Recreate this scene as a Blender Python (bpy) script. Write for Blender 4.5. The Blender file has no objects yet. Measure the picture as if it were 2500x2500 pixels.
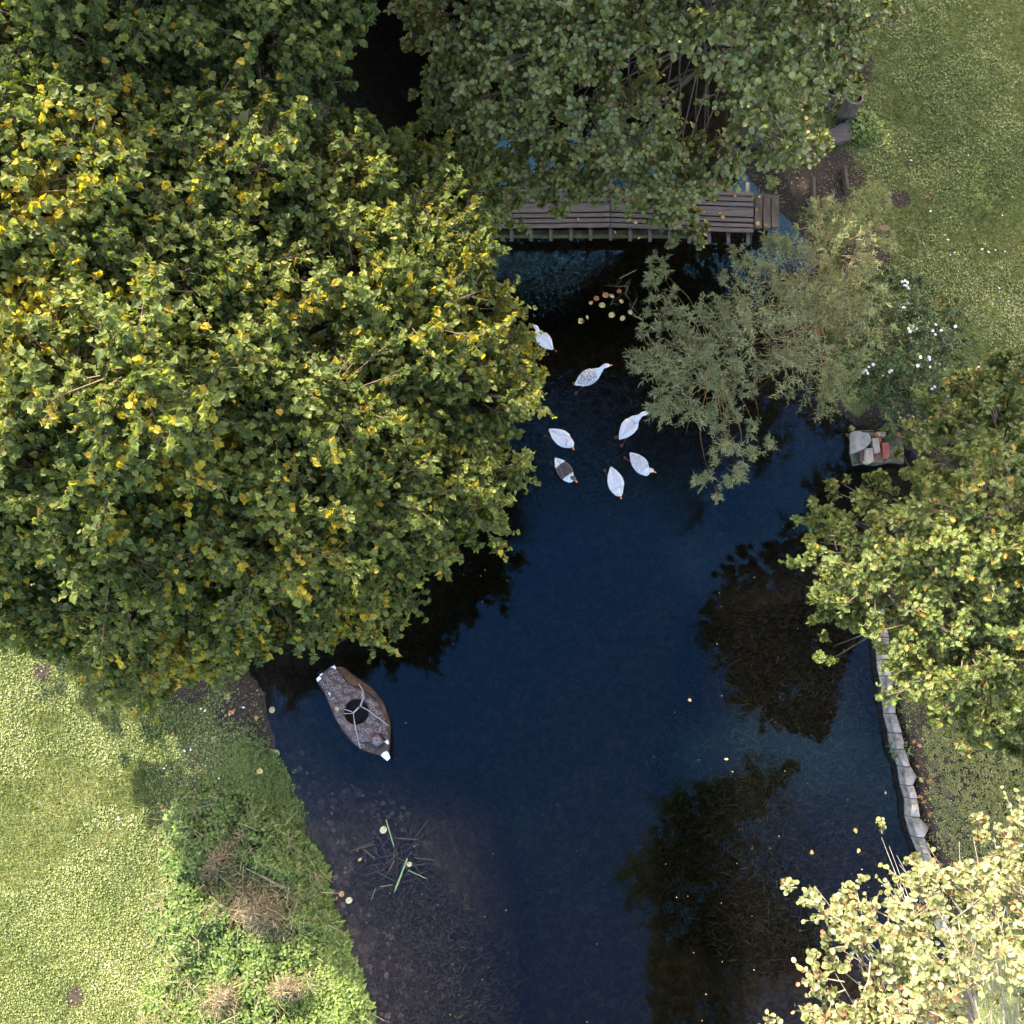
import bpy, math, random
import numpy as np
from mathutils import Vector

# ------------------------------------------------------------------ camera, sky, sun, exposure
S = bpy.context.scene
COL = S.collection
CAM_H = 18.5; TILT = math.radians(10.2); F = 2680.0
cam = bpy.data.cameras.new('camera'); camo = bpy.data.objects.new('camera', cam); COL.objects.link(camo)
cam.sensor_width = 36; cam.sensor_height = 36; cam.sensor_fit = 'HORIZONTAL'
cam.lens = 36 * F / 2500; cam.clip_end = 1000; cam.clip_start = 0.1
camo.location = (0, 0, CAM_H); camo.rotation_euler = (TILT, 0, 0)
S.camera = camo
S.render.resolution_x = 1024; S.render.resolution_y = 1024
SUN_EL = math.radians(41); SUN_AZ = math.atan2(-.515, .857)       # azimuth of the sun clockwise from +Y
W = bpy.data.worlds.new('World'); S.world = W; W.use_nodes = True
nt = W.node_tree; nt.nodes.clear()
sky = nt.nodes.new('ShaderNodeTexSky'); sky.sky_type = 'NISHITA'; sky.sun_disc = False
sky.sun_elevation = SUN_EL; sky.sun_rotation = SUN_AZ; sky.air_density = 1.0; sky.dust_density = 0.6; sky.ozone_density = 1.6
bg = nt.nodes.new('ShaderNodeBackground'); bg.inputs['Strength'].default_value = 0.15
wo = nt.nodes.new('ShaderNodeOutputWorld')
# broken pale cloud in the northern half of the sky
_tc = nt.nodes.new('ShaderNodeTexCoord'); _sx = nt.nodes.new('ShaderNodeSeparateXYZ'); nt.links.new(_tc.outputs['Generated'], _sx.inputs[0])
_cn = nt.nodes.new('ShaderNodeTexNoise'); _cn.inputs['Scale'].default_value = 2.6; _cn.inputs['Detail'].default_value = 7; _cn.inputs['Roughness'].default_value = .6
nt.links.new(_tc.outputs['Generated'], _cn.inputs['Vector'])
def _mr(src, a, b, c=0.0, d=1.0):
    q = nt.nodes.new('ShaderNodeMapRange'); q.interpolation_type = 'SMOOTHSTEP'; nt.links.new(src, q.inputs[0])
    for i_, v_ in enumerate((a, b, c, d)): q.inputs[i_ + 1].default_value = v_
    return q.outputs[0]
_m1 = nt.nodes.new('ShaderNodeMath'); _m1.operation = 'MULTIPLY'; nt.links.new(_mr(_sx.outputs[1], .30, .52), _m1.inputs[0]); nt.links.new(_mr(_cn.outputs[0], .32, .50), _m1.inputs[1])
_m2 = nt.nodes.new('ShaderNodeMath'); _m2.operation = 'MULTIPLY'; _m2.inputs[1].default_value = .25; nt.links.new(_mr(_cn.outputs[0], .52, .72), _m2.inputs[0])
_m3 = nt.nodes.new('ShaderNodeMath'); _m3.operation = 'MAXIMUM'; nt.links.new(_m1.outputs[0], _m3.inputs[0]); nt.links.new(_m2.outputs[0], _m3.inputs[1])
_cx = nt.nodes.new('ShaderNodeMix'); _cx.data_type = 'RGBA'; nt.links.new(_m3.outputs[0], _cx.inputs[0]); nt.links.new(sky.outputs[0], _cx.inputs[6]); _cx.inputs[7].default_value = (16.5, 13.6, 11.8, 1)
nt.links.new(_cx.outputs[2], bg.inputs[0]); nt.links.new(bg.outputs[0], wo.inputs[0])
sl = bpy.data.lights.new('sun', 'SUN'); sl.energy = 3.5; sl.angle = math.radians(0.6); sl.color = (1, .93, .8)
slo = bpy.data.objects.new('sun', sl); COL.objects.link(slo)
sdir = Vector((math.sin(SUN_AZ) * math.cos(SUN_EL), math.cos(SUN_AZ) * math.cos(SUN_EL), math.sin(SUN_EL)))
slo.rotation_euler = sdir.to_track_quat('Z', 'Y').to_euler(); slo.location = (0, 0, 40)
S.view_settings.view_transform = 'Standard'; S.view_settings.look = 'None'
S.view_settings.exposure = 2.65; S.view_settings.gamma = 1
S.cycles.transparent_max_bounces = 16

# ------------------------------------------------------------------ helpers
ct, st = math.cos(TILT), math.sin(TILT)
def U(px, py, z=0.0):
    """the real place of a thing seen at (px,py) whose height above the water is z"""
    u = (np.asarray(px, float) - 1250) / F; v = (1250 - np.asarray(py, float)) / F
    rx = u; ry = st + v * ct; rz = -ct + v * st
    t = (np.asarray(z, float) - CAM_H) / rz
    return np.stack([rx * t, ry * t, np.broadcast_to(np.asarray(z, float), t.shape)], -1)
def V(px, py, z=0.0): return Vector(U(px, py, z).tolist())

def tag(o, label=None, cat=None, group=None, kind=None):
    if label: o['label'] = label
    if cat: o['category'] = cat
    if group: o['group'] = group
    if kind: o['kind'] = kind
    return o
def empty(name, loc=(0, 0, 0), rz=0):
    o = bpy.data.objects.new(name, None); COL.objects.link(o); o.location = loc; o.rotation_euler = (0, 0, rz)
    o.empty_display_size = .2
    return o
def link(name, me, mats, parent=None):
    o = bpy.data.objects.new(name, me); COL.objects.link(o)
    for m in (mats if isinstance(mats, (list, tuple)) else [mats]): me.materials.append(m)
    if parent is not None: o.parent = parent
    return o
def fast_mesh(name, verts, faces_flat, sizes, mat_idx=None, smooth=False, tint=None):
    me = bpy.data.meshes.new(name)
    n = len(verts)
    me.vertices.add(n); me.vertices.foreach_set('co', np.ascontiguousarray(verts, np.float32).ravel())
    faces_flat = np.ascontiguousarray(faces_flat, np.int32).ravel(); sizes = np.asarray(sizes, np.int32)
    me.loops.add(len(faces_flat)); me.loops.foreach_set('vertex_index', faces_flat)
    me.polygons.add(len(sizes))
    starts = np.zeros(len(sizes), np.int32); starts[1:] = np.cumsum(sizes)[:-1]
    me.polygons.foreach_set('loop_start', starts)
    if mat_idx is not None: me.polygons.foreach_set('material_index', np.asarray(mat_idx, np.int32))
    me.polygons.foreach_set('use_smooth', np.full(len(sizes), smooth, bool))
    if tint is not None:
        a = me.attributes.new('tint', 'FLOAT', 'POINT'); a.data.foreach_set('value', np.ascontiguousarray(tint, np.float32))
    me.update(calc_edges=True); me.validate(verbose=False)
    return me

class MB:
    """collects shapes into ONE mesh"""
    def __init__(s): s.v = []; s.f = []; s.m = []; s.sm = []
    def add(s, vs, fs, m=0, smooth=False):
        b = len(s.v); s.v += [tuple(map(float, p)) for p in vs]
        for f in fs: s.f.append(tuple(b + i for i in f)); s.m.append(m); s.sm.append(smooth)
    def box(s, c, size, rz=0, m=0, jit=0, rng=random, tilt=(0, 0), bev=0.0):
        hx, hy, hz = [a / 2 for a in size]
        if bev > 0:
            b = min(bev, hx * .45, hy * .45, hz * .45); rings = []
            for (z, ins) in ((-hz, b), (-hz + b, 0), (hz - b, 0), (hz, b)):
                X, Y = hx - ins, hy - ins; k = b * .9
                rings.append([(-X + k, -Y, z), (X - k, -Y, z), (X, -Y + k, z), (X, Y - k, z), (X - k, Y, z), (-X + k, Y, z), (-X, Y - k, z), (-X, -Y + k, z)])
            P = [p for r in rings for p in r]; Fs = []
            for r in range(3):
                for i in range(8): Fs.append((r * 8 + i, r * 8 + (i + 1) % 8, (r + 1) * 8 + (i + 1) % 8, (r + 1) * 8 + i))
            Fs.append(tuple(range(7, -1, -1))); Fs.append(tuple(range(24, 32)))
        else:
            P = [(x, y, z) for z in (-hz, hz) for (x, y) in ((-hx, -hy), (hx, -hy), (hx, hy), (-hx, hy))]
            Fs = [(3, 2, 1, 0), (4, 5, 6, 7), (0, 1, 5, 4), (1, 2, 6, 5), (2, 3, 7, 6), (3, 0, 4, 7)]
        ca, sa = math.cos(rz), math.sin(rz); out = []
        for (x, y, z) in P:
            x += rng.uniform(-jit, jit); y += rng.uniform(-jit, jit); z += rng.uniform(-jit, jit) * .5
            z += x * tilt[0] + y * tilt[1]
            out.append((c[0] + x * ca - y * sa, c[1] + x * sa + y * ca, c[2] + z))
        s.add(out, Fs, m)
    def tube(s, pts, radii, n=6, m=0, smooth=True):
        pts = [Vector(p) for p in pts]
        if not hasattr(radii, '__len__'): radii = [radii] * len(pts)
        V_ = []; 
        for i, p in enumerate(pts):
            t = (pts[min(i + 1, len(pts) - 1)] - pts[max(i - 1, 0)]).normalized()
            a = t.orthogonal().normalized() if i == 0 else (a - t * a.dot(t)).normalized()
            b = t.cross(a)
            for k in range(n):
                an = 2 * math.pi * k / n; V_.append(p + (a * math.cos(an) + b * math.sin(an)) * radii[i])
        Fs = []
        for i in range(len(pts) - 1):
            for k in range(n): Fs.append((i * n + k, i * n + (k + 1) % n, (i + 1) * n + (k + 1) % n, (i + 1) * n + k))
        Fs.append(tuple(range(n - 1, -1, -1))); Fs.append(tuple((len(pts) - 1) * n + k for k in range(n)))
        s.add(V_, Fs, m, smooth)
    def prism(s, poly, z0, z1, m=0, inset=0.0, top_m=None, jit=0, rng=random):
        """poly: list of (x,y); a slab with a bevelled top edge"""
        n = len(poly); cx = sum(p[0] for p in poly) / n; cy = sum(p[1] for p in poly) / n
        def ring(k, z): return [(cx + (x - cx) * k, cy + (y - cy) * k, z + rng.uniform(-jit, jit)) for x, y in poly]
        h = z1 - z0
        V_ = ring(1 + inset, z0) + ring(1, z1 - min(h * .12, .03)) + ring(.93 if inset else .985, z1)
        Fs = []
        for r in range(2):
            for i in range(n): Fs.append((r * n + i, r * n + (i + 1) % n, (r + 1) * n + (i + 1) % n, (r + 1) * n + i))
        s.add(V_, Fs, m); b = V_[2 * n:]
        s.add(b, [tuple(range(n))], m if top_m is None else top_m)
        s.add(V_[:n], [tuple(range(n - 1, -1, -1))], m)
    def build(s, name, mats, parent=None, origin=None):
        me = bpy.data.meshes.new(name)
        vs = s.v
        if origin is not None: vs = [(x - origin[0], y - origin[1], z - origin[2]) for x, y, z in vs]
        me.from_pydata(vs, [], s.f); me.polygons.foreach_set('material_index', s.m)
        me.polygons.foreach_set('use_smooth', s.sm); me.update()
        o = link(name, me, mats, parent)
        if origin is not None: o.location = origin
        return o

# ------------------------------------------------------------------ materials
def newmat(name):
    m = bpy.data.materials.new(name); m.use_nodes = True; t = m.node_tree; t.nodes.clear()
    out = t.nodes.new('ShaderNodeOutputMaterial'); return m, t, out
def N(t, typ, **kw):
    n = t.nodes.new(typ)
    for k, v in kw.items():
        if k in n.inputs: n.inputs[k].default_value = v
        else: setattr(n, k, v)
    return n
def ramp(t, fac, stops, interp='LINEAR'):
    r = t.nodes.new('ShaderNodeValToRGB'); r.color_ramp.interpolation = interp; e = r.color_ramp.elements
    while len(e) > 1: e.remove(e[-1])
    e[0].position = stops[0][0]; e[0].color = (*stops[0][1], 1)
    for p, c in stops[1:]:
        x = e.new(p); x.color = (*c, 1)
    t.links.new(fac, r.inputs[0]); return r.outputs[0]
def noise(t, scale, detail=4, rough=.55, vec=None, dist=0):
    n = N(t, 'ShaderNodeTexNoise'); n.inputs['Scale'].default_value = scale; n.inputs['Detail'].default_value = detail
    n.inputs['Roughness'].default_value = rough; n.inputs['Distortion'].default_value = dist
    if vec is None: vec = N(t, 'ShaderNodeTexCoord').outputs['Object']
    t.links.new(vec, n.inputs['Vector']); return n
def mixc(t, fac, a, b, blend='MIX'):
    m = t.nodes.new('ShaderNodeMix'); m.data_type = 'RGBA'; m.blend_type = blend
    for i, x in ((0, fac), (6, a), (7, b)):
        if hasattr(x, 'links') or hasattr(x, 'is_linked'): t.links.new(x, m.inputs[i])
        elif i == 0: m.inputs[0].default_value = x
        else: m.inputs[i].default_value = (*x, 1)
    return m.outputs[2]
def mth(t, op, a, b=None, clamp=False):
    m = t.nodes.new('ShaderNodeMath'); m.operation = op; m.use_clamp = clamp
    for i, x in enumerate((a, b)):
        if x is None: continue
        if hasattr(x, 'is_linked'): t.links.new(x, m.inputs[i])
        else: m.inputs[i].default_value = x
    return m.outputs[0]
def bump(t, h, strength, dist=.01):
    b = t.nodes.new('ShaderNodeBump'); b.inputs['Strength'].default_value = strength; b.inputs['Distance'].default_value = dist
    t.links.new(h, b.inputs['Height']); return b.outputs[0]

def leaf_mat(name, stops, rough=.5, trans=.35, spec=.4, tcol=(1.15, 1.2, .5)):
    m, t, out = newmat(name)
    at = N(t, 'ShaderNodeAttribute', attribute_name='tint')
    c = ramp(t, at.outputs['Fac'], stops)
    nz = noise(t, 30, 2)
    c2 = mixc(t, .35, c, ramp(t, nz.outputs[0], [(.3, (.55, .55, .5)), (.7, (1.25, 1.25, 1.2))]), 'MULTIPLY')
    p = N(t, 'ShaderNodeBsdfPrincipled'); p.inputs['Roughness'].default_value = rough
    p.inputs['Specular IOR Level'].default_value = spec
    t.links.new(c2, p.inputs['Base Color'])
    tr = N(t, 'ShaderNodeBsdfTranslucent')
    t.links.new(mixc(t, 1.0, c2, tcol, 'MULTIPLY'), tr.inputs['Color'])
    mx = N(t, 'ShaderNodeMixShader'); mx.inputs[0].default_value = trans
    t.links.new(p.outputs[0], mx.inputs[1]); t.links.new(tr.outputs[0], mx.inputs[2]); t.links.new(mx.outputs[0], out.inputs[0])
    return m
def simple_mat(name, stops, scale=8, rough=.8, bmp=.3, detail=6, stretch=None, spec=.3, bdist=.01, dist=0):
    m, t, out = newmat(name)
    vec = N(t, 'ShaderNodeTexCoord').outputs['Object']
    if stretch:
        mp = N(t, 'ShaderNodeMapping'); mp.inputs['Scale'].default_value = stretch; t.links.new(vec, mp.inputs[0]); vec = mp.outputs[0]
    nz = noise(t, scale, detail, .6, vec, dist)
    c = ramp(t, nz.outputs[0], stops)
    p = N(t, 'ShaderNodeBsdfPrincipled'); p.inputs['Roughness'].default_value = rough; p.inputs['Specular IOR Level'].default_value = spec
    t.links.new(c, p.inputs['Base Color'])
    if bmp:
        n2 = noise(t, scale * 3, 5, .65, vec)
        t.links.new(bump(t, mth(t, 'ADD', nz.outputs[0], n2.outputs[0]), bmp, bdist), p.inputs['Normal'])
    t.links.new(p.outputs[0], out.inputs[0]); return m

M = {}
M['leaf_big'] = leaf_mat('leaf lobed green and yellow', [(0, (.036, .056, .012)), (.3, (.102, .134, .030)), (.55, (.215, .228, .058)), (.72, (.27, .235, .02)), (.85, (.37, .265, .025)), (.97, (.44, .27, .03)), (1, (.42, .18, .05))], .6, .5, .3, (1.5, 1.45, .45))
M['leaf_alder'] = leaf_mat('leaf alder', [(0, (.070, .082, .016)), (.5, (.175, .182, .038)), (.8, (.26, .235, .056)), (.93, (.22, .15, .05)), (1, (.20, .10, .05))], .42, .3, .5)
M['leaf_willow'] = leaf_mat('leaf willow', [(0, (.16, .18, .085)), (.5, (.28, .295, .155)), (.85, (.40, .395, .22)), (1, (.30, .28, .06))], .55, .3, .4)
M['leaf_oak'] = leaf_mat('leaf oak', [(0, (.060, .085, .018)), (.5, (.145, .175, .036)), (.78, (.23, .22, .040)), (.9, (.34, .24, .03)), (1, (.35, .15, .06))], .5, .32, .4)
M['leaf_bush'] = leaf_mat('leaf pale alder', [(0, (.09, .105, .03)), (.5, (.215, .225, .085)), (.85, (.33, .32, .16)), (.93, (.36, .17, .08)), (1, (.42, .13, .06))], .42, .35, .5)
M['leaf_rose'] = leaf_mat('leaf rose', [(0, (.028, .055, .012)), (.6, (.075, .120, .024)), (.9, (.10, .13, .03)), (1, (.2, .16, .05))], .45, .25, .45)
M['leaf_nettle'] = leaf_mat('leaf nettle', [(0, (.05, .085, .015)), (.5, (.145, .205, .038)), (.85, (.28, .31, .08)), (1, (.34, .29, .14))], .5, .35, .4)
M['leaf_grass'] = leaf_mat('grass blades', [(0, (.065, .095, .018)), (.5, (.18, .215, .060)), (.85, (.33, .34, .14)), (1, (.50, .46, .27))], .6, .3, .35)
M['leaf_fallen'] = leaf_mat('fallen leaf', [(0, (.16, .05, .02)), (.35, (.30, .12, .04)), (.65, (.40, .27, .10)), (.85, (.42, .36, .14)), (1, (.50, .46, .30))], .6, .15, .3, (1, .8, .5))
M['leaf_dark'] = leaf_mat('dark blue grey leaf', [(0, (.02, .03, .03)), (1, (.07, .09, .11))], .4, .1, .5, (1, 1, 1))
M['leaf_reed'] = leaf_mat('reed blade', [(0, (.035, .022, .014)), (.5, (.09, .055, .025)), (.75, (.10, .16, .06)), (1, (.20, .30, .12))], .5, .2, .4, (1, 1, .6))
M['leaf_dry'] = leaf_mat('dry stalks', [(0, (.10, .07, .035)), (.6, (.22, .17, .09)), (1, (.38, .33, .20))], .7, .15, .3, (1, .9, .6))
M['bark'] = simple_mat('bark', [(.3, (.035, .025, .018)), (.7, (.11, .085, .065))], 12, .9, .6, stretch=(1, 1, .3))
M['bark_pale'] = simple_mat('pale bark', [(.3, (.16, .14, .11)), (.6, (.36, .33, .28))], 9, .8, .5, stretch=(1, 1, .4))
M['twig'] = simple_mat('twig', [(.3, (.07, .045, .03)), (.7, (.16, .11, .07))], 20, .8, 0)
M['twig_pale'] = simple_mat('pale twig', [(.3, (.20, .14, .10)), (.7, (.34, .27, .20))], 20, .8, 0)
M['twig_willow'] = simple_mat('willow twig', [(.3, (.13, .08, .03)), (.7, (.24, .15, .06))], 20, .7, 0)

# ------------------------------------------------------------------ ground with the pond basin
POND = [(920, 3600), (905, 2560), (880, 2440), (845, 2350), (812, 2250), (790, 2170), (778, 2090), (752, 2020), (722, 1960), (690, 1880), (668, 1810), (650, 1740), (640, 1690), (600, 1620), (640, 1560), (760, 1440), (850, 1300), (930, 1120), (980, 900), (990, 650), (900, 450), (800, 250), (740, 0), (700, -400),
        (1300, -900), (1640, -300), (1740, 60), (1775, 240), (1790, 380), (1830, 440), (1880, 500), (1940, 545), (1990, 620), (1995, 740), (2010, 900), (2040, 1000), (2090, 1042), (2200, 1080), (2290, 1180), (2290, 1350), (2200, 1480), (2160, 1560), (2164, 1650), (2175, 1740), (2196, 1830), (2214, 1900), (2232, 2000), (2255, 2060), (2275, 2130), (2330, 2300), (2360, 2600), (2300, 3600)]
pw = U([p[0] for p in POND], [p[1] for p in POND], 0.0)[:, :2]
def seg_dist(P, poly):
    d = np.full(len(P), 1e9)
    for i in range(len(poly)):
        a = poly[i]; b = poly[(i + 1) % len(poly)]; ab = b - a
        t = np.clip(((P - a) @ ab) / (ab @ ab + 1e-12), 0, 1)
        d = np.minimum(d, np.hypot(*(P - a - t[:, None] * ab).T))
    return d
def inside(P, poly):
    r = np.zeros(len(P), bool); n = len(poly)
    for i in range(n):
        x1, y1 = poly[i]; x2, y2 = poly[(i + 1) % n]
        c = ((y1 > P[:, 1]) != (y2 > P[:, 1])) & (P[:, 0] < (x2 - x1) * (P[:, 1] - y1) / (y2 - y1 + 1e-12) + x1)
        r ^= c
    return r
def fnoise(x, y, seed=0, freqs=(.7, 1.6, 3.7, 8.1)):
    r = np.random.default_rng(seed); s = 0
    for k, f in enumerate(freqs):
        a, b, c, d = r.uniform(0, 6.28, 4); th = r.uniform(0, 3.14)
        s = s + (np.sin(f * (x * math.cos(th) + y * math.sin(th)) + a + 1.3 * np.sin(f * .7 * y + b)) * np.sin(f * (y * math.cos(th) - x * math.sin(th)) + c + 1.1 * np.sin(f * .6 * x + d))) / (k + 1)
    return s
def ss(a, b, x): 
    t = np.clip((x - a) / (b - a), 0, 1); return t * t * (3 - 2 * t)
def ground_z(x, y):
    x = np.asarray(x, float).ravel(); y = np.asarray(y, float).ravel()
    P = np.stack([x, y], -1); wob = .06 * fnoise(x * 2, y * 2, 3)
    d = seg_dist(P, pw); ins = inside(P, pw)
    sg = np.where(ins, -d, d) + .035 * fnoise(x * 4, y * 4, 21) * (x < 4.2) + .02 * fnoise(x * 9, y * 9, 22) * (x < 4.2); ins = sg < 0; d = np.abs(sg)
    sl_ = .75 - .60 * ss(-.6, -2.6, y) * ss(1.2, -1.4, x) - .62 * ss(2.6, 4.2, x) * ss(3.5, 1.5, y)
    dep = .03 + np.minimum(1.7, d * sl_ + .30 * ss(3, 4.5, x) * ss(3, 1, y) * ss(0, .15, d))
    zin = -dep - .03 * fnoise(x * 3, y * 3, 5)
    wall = ss(4.9, 5.4, x) * ss(1.2, .6, y)
    zout = .02 + (.22 + wall * .02) * ss(0, .55 - .45 * wall, d + wob * .3) + .10 * ss(.5, 4, d) + .025 * fnoise(x, y, 7)
    return np.where(ins, zin, zout), d, ins
def gz(x, y): return float(ground_z([x], [y])[0][0])

def axis(lo, hi, step, far):
    a = np.arange(lo, hi, step); e = np.geomspace(.3, far, 28)
    return np.concatenate([lo - e[::-1], a, hi + e])
gx = axis(-10.5, 10.5, .065, 260); gy = axis(-8, 14.5, .065, 260)
GX, GY = np.meshgrid(gx, gy); Z, D, INS = ground_z(GX, GY)
nx, ny = len(gx), len(gy)
ii = np.arange(ny - 1)[:, None] * nx + np.arange(nx - 1)[None]
quads = np.stack([ii, ii + 1, ii + 1 + nx, ii + nx], -1).reshape(-1, 4)
gv = np.stack([GX.ravel(), GY.ravel(), Z], -1)
DIRT = [(590, 1690, 140), (650, 1790, 70), (470, 1620, 120), (1850, 420, 150), (1930, 500, 130), (2010, 440, 110), (2190, 490, 28), (2230, 1040, 150), (2380, 2130, 170), (2400, 1900, 90), (190, 2430, 30), (110, 1640, 30), (2120, 620, 80), (2370, 1900, 260), (2290, 1760, 60), (2080, 300, 60), (2040, 200, 80)]
def dirt_at(x, y):
    x = np.asarray(x).ravel(); y = np.asarray(y).ravel(); r = np.zeros(len(x))
    for (a, b, rr) in DIRT:
        c = U(a, b, .2); R = rr / 145
        r = np.maximum(r, ss(1.25, .35, np.hypot(x - c[0], y - c[1]) / R + .35 * fnoise(x * 2, y * 2, 11)))
    return r
dirt = dirt_at(GX, GY)
dirt = np.maximum(dirt, ss(.22, .04, D) * (~INS) * .9)
dirt = np.maximum(dirt, ss(-.1, .5, GX.ravel() + 4.8) * ss(-1, 0, 3.2 - GX.ravel()) * ss(.7, 1.6, GY.ravel()) * .8)
gme = fast_mesh('ground', gv, quads, np.full(len(quads), 4), smooth=True)
a = gme.attributes.new('dirt', 'FLOAT', 'POINT'); a.data.foreach_set('value', dirt.astype(np.float32))
a = gme.attributes.new('bed', 'FLOAT', 'POINT'); a.data.foreach_set('value', np.clip(INS * (D + .02) * 8, 0, 1).astype(np.float32))
m, t, out = newmat('lawn soil and pond bed')
tc = N(t, 'ShaderNodeTexCoord').outputs['Object']
n1 = noise(t, 1.3, 5, .6, tc); n2 = noise(t, 22, 5, .7, tc); n3 = noise(t, 90, 3, .7, tc)
g = ramp(t, n2.outputs[0], [(.25, (.040, .055, .016)), (.5, (.105, .125, .038)), (.75, (.19, .195, .075))])
g = mixc(t, ramp(t, n1.outputs[0], [(.35, (0, 0, 0)), (.7, (1, 1, 1))]), g, mixc(t, .5, g, (.15, .14, .05)))
so = ramp(t, n2.outputs[0], [(.25, (.018, .012, .009)), (.55, (.052, .038, .030)), (.8, (.12, .095, .075))])
dt = N(t, 'ShaderNodeAttribute', attribute_name='dirt').outputs['Fac']
dm = mth(t, 'ADD', dt, mth(t, 'MULTIPLY', mth(t, 'SUBTRACT', n2.outputs[0], .5), .9), True)
dm = ramp(t, dm, [(.38, (0, 0, 0)), (.62, (1, 1, 1))])
c = mixc(t, dm, g, so)
vo = N(t, 'ShaderNodeTexVoronoi'); vo.inputs['Scale'].default_value = 9; t.links.new(tc, vo.inputs['Vector'])
bd = ramp(t, noise(t, 7, 8, .75, tc, 1.2).outputs[0], [(.3, (.020, .014, .008)), (.5, (.075, .052, .030)), (.7, (.155, .115, .07))])
be = N(t, 'ShaderNodeAttribute', attribute_name='bed').outputs['Fac']
c = mixc(t, be, c, bd)
p = N(t, 'ShaderNodeBsdfPrincipled'); p.inputs['Roughness'].default_value = .95; p.inputs['Specular IOR Level'].default_value = .15
t.links.new(c, p.inputs['Base Color'])
t.links.new(bump(t, mth(t, 'ADD', n2.outputs[0], mth(t, 'MULTIPLY', n3.outputs[0], .5)), .9, .04), p.inputs['Normal'])
t.links.new(p.outputs[0], out.inputs[0])
tag(link('ground', gme, m), kind='structure')

# water: a closed body of dim water with a rippled, mirror-like top
m, t, out = newmat('pond water')
tc = N(t, 'ShaderNodeTexCoord').outputs['Object']
def spot(cx, cy, r):
    vm = N(t, 'ShaderNodeVectorMath', operation='DISTANCE'); t.links.new(tc, vm.inputs[0]); vm.inputs[1].default_value = (cx, cy, 0)
    mr = N(t, 'ShaderNodeMapRange'); mr.interpolation_type = 'SMOOTHSTEP'; t.links.new(vm.outputs['Value'], mr.inputs[0])
    mr.inputs[1].default_value = r; mr.inputs[2].default_value = r * .25; mr.inputs[3].default_value = 0; mr.inputs[4].default_value = 1
    return mr.outputs[0], vm.outputs['Value']
geese_c = U(1470, 1090, 0); bridge_c = U(1290, 680, 0)
s1, dv = spot(geese_c[0], geese_c[1], 2.4); s2, _ = spot(bridge_c[0], bridge_c[1], 1.7)
w0 = noise(t, 7, 3, .5, tc); w1 = noise(t, 16, 3, .55, tc, .6)
rings = mth(t, 'SINE', mth(t, 'ADD', mth(t, 'MULTIPLY', dv, 42), mth(t, 'MULTIPLY', w0.outputs[0], 16)))
h = mth(t, 'ADD', mth(t, 'MULTIPLY', w0.outputs[0], .0008), mth(t, 'MULTIPLY', w1.outputs[0], .0002))
h = mth(t, 'ADD', h, mth(t, 'MULTIPLY', mth(t, 'MULTIPLY', rings, s1), .0024))
h = mth(t, 'ADD', h, mth(t, 'MULTIPLY', mth(t, 'MULTIPLY', w1.outputs[0], mth(t, 'ADD', mth(t, 'MULTIPLY', s2, .7), mth(t, 'MULTIPLY', s1, .6))), .009))
bn = bump(t, h, 1.0, 1.0)
gl = N(t, 'ShaderNodeBsdfGlossy'); gl.inputs['Roughness'].default_value = .02; gl.inputs['Color'].default_value = (.11, .34, .56, 1)
tr = N(t, 'ShaderNodeBsdfTransparent'); tr.inputs['Color'].default_value = (.95, .94, .92, 1)
fr = N(t, 'ShaderNodeFresnel'); fr.inputs['IOR'].default_value = 1.40
t.links.new(bn, gl.inputs['Normal']); t.links.new(bn, fr.inputs['Normal'])
mx = N(t, 'ShaderNodeMixShader'); t.links.new(fr.outputs[0], mx.inputs[0]); t.links.new(tr.outputs[0], mx.inputs[1]); t.links.new(gl.outputs[0], mx.inputs[2])
t.links.new(mx.outputs[0], out.inputs[0])
va = N(t, 'ShaderNodeVolumeAbsorption'); va.inputs['Color'].default_value = (.45, .5, .42, 1); va.inputs['Density'].default_value = .9
t.links.new(va.outputs[0], out.inputs['Volume'])
w = MB(); w.add([(x, y, z) for z in (-4, 0) for (x, y) in ((-30, -40), (30, -40), (30, 60), (-30, 60))], [(3, 2, 1, 0), (4, 5, 6, 7), (0, 1, 5, 4), (1, 2, 6, 5), (2, 3, 7, 6), (3, 0, 4, 7)])
tag(w.build('water', m), kind='structure')

# ------------------------------------------------------------------ foliage machinery
def tmpl(half, fold=.22, droop=.18):
    """half outline from base to tip (x>=0,y in 0..1) -> folded two-sided leaf: verts, faces"""
    mid = [(0, 0), (0, .5), (0, 1)]
    V_ = []; R = []; L = []
    for (x, y) in half:
        z = x * fold - droop * y * y
        R.append(len(V_)); V_.append((x, y, z)); L.append(len(V_)); V_.append((-x, y, z))
    b = len(V_); V_.append((0, 0, 0)); tip = len(V_); V_.append((0, 1, -droop))
    return np.array(V_, float), [tuple([b] + R + [tip]), tuple([tip] + L[::-1] + [b])]
T_LOBED = tmpl([(.20, -.08), (.45, .06), (.42, .30), (.46, .48), (.27, .60), (.14, .82)], .24, .35)
T_ROUND = tmpl([(.26, .08), (.42, .35), (.42, .65), (.24, .93)], .20, .15)
T_OAK = tmpl([(.08, .12), (.24, .22), (.10, .32), (.40, .46), (.14, .55), (.42, .74), (.14, .78), (.20, .95)], .20, .2)
T_WILLOW = tmpl([(.07, .25), (.075, .6)], .4, .25)
T_OVAL = tmpl([(.22, .22), (.26, .5), (.14, .8)], .25, .2)
T_NETTLE = tmpl([(.30, .10), (.34, .35), (.18, .7)], .25, .25)
T_BLADE = tmpl([(.045, .1), (.035, .6)], .4, .35)
T_CLOVER = tmpl([(.38, .4), (.3, .85)], .15, .1)

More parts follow.
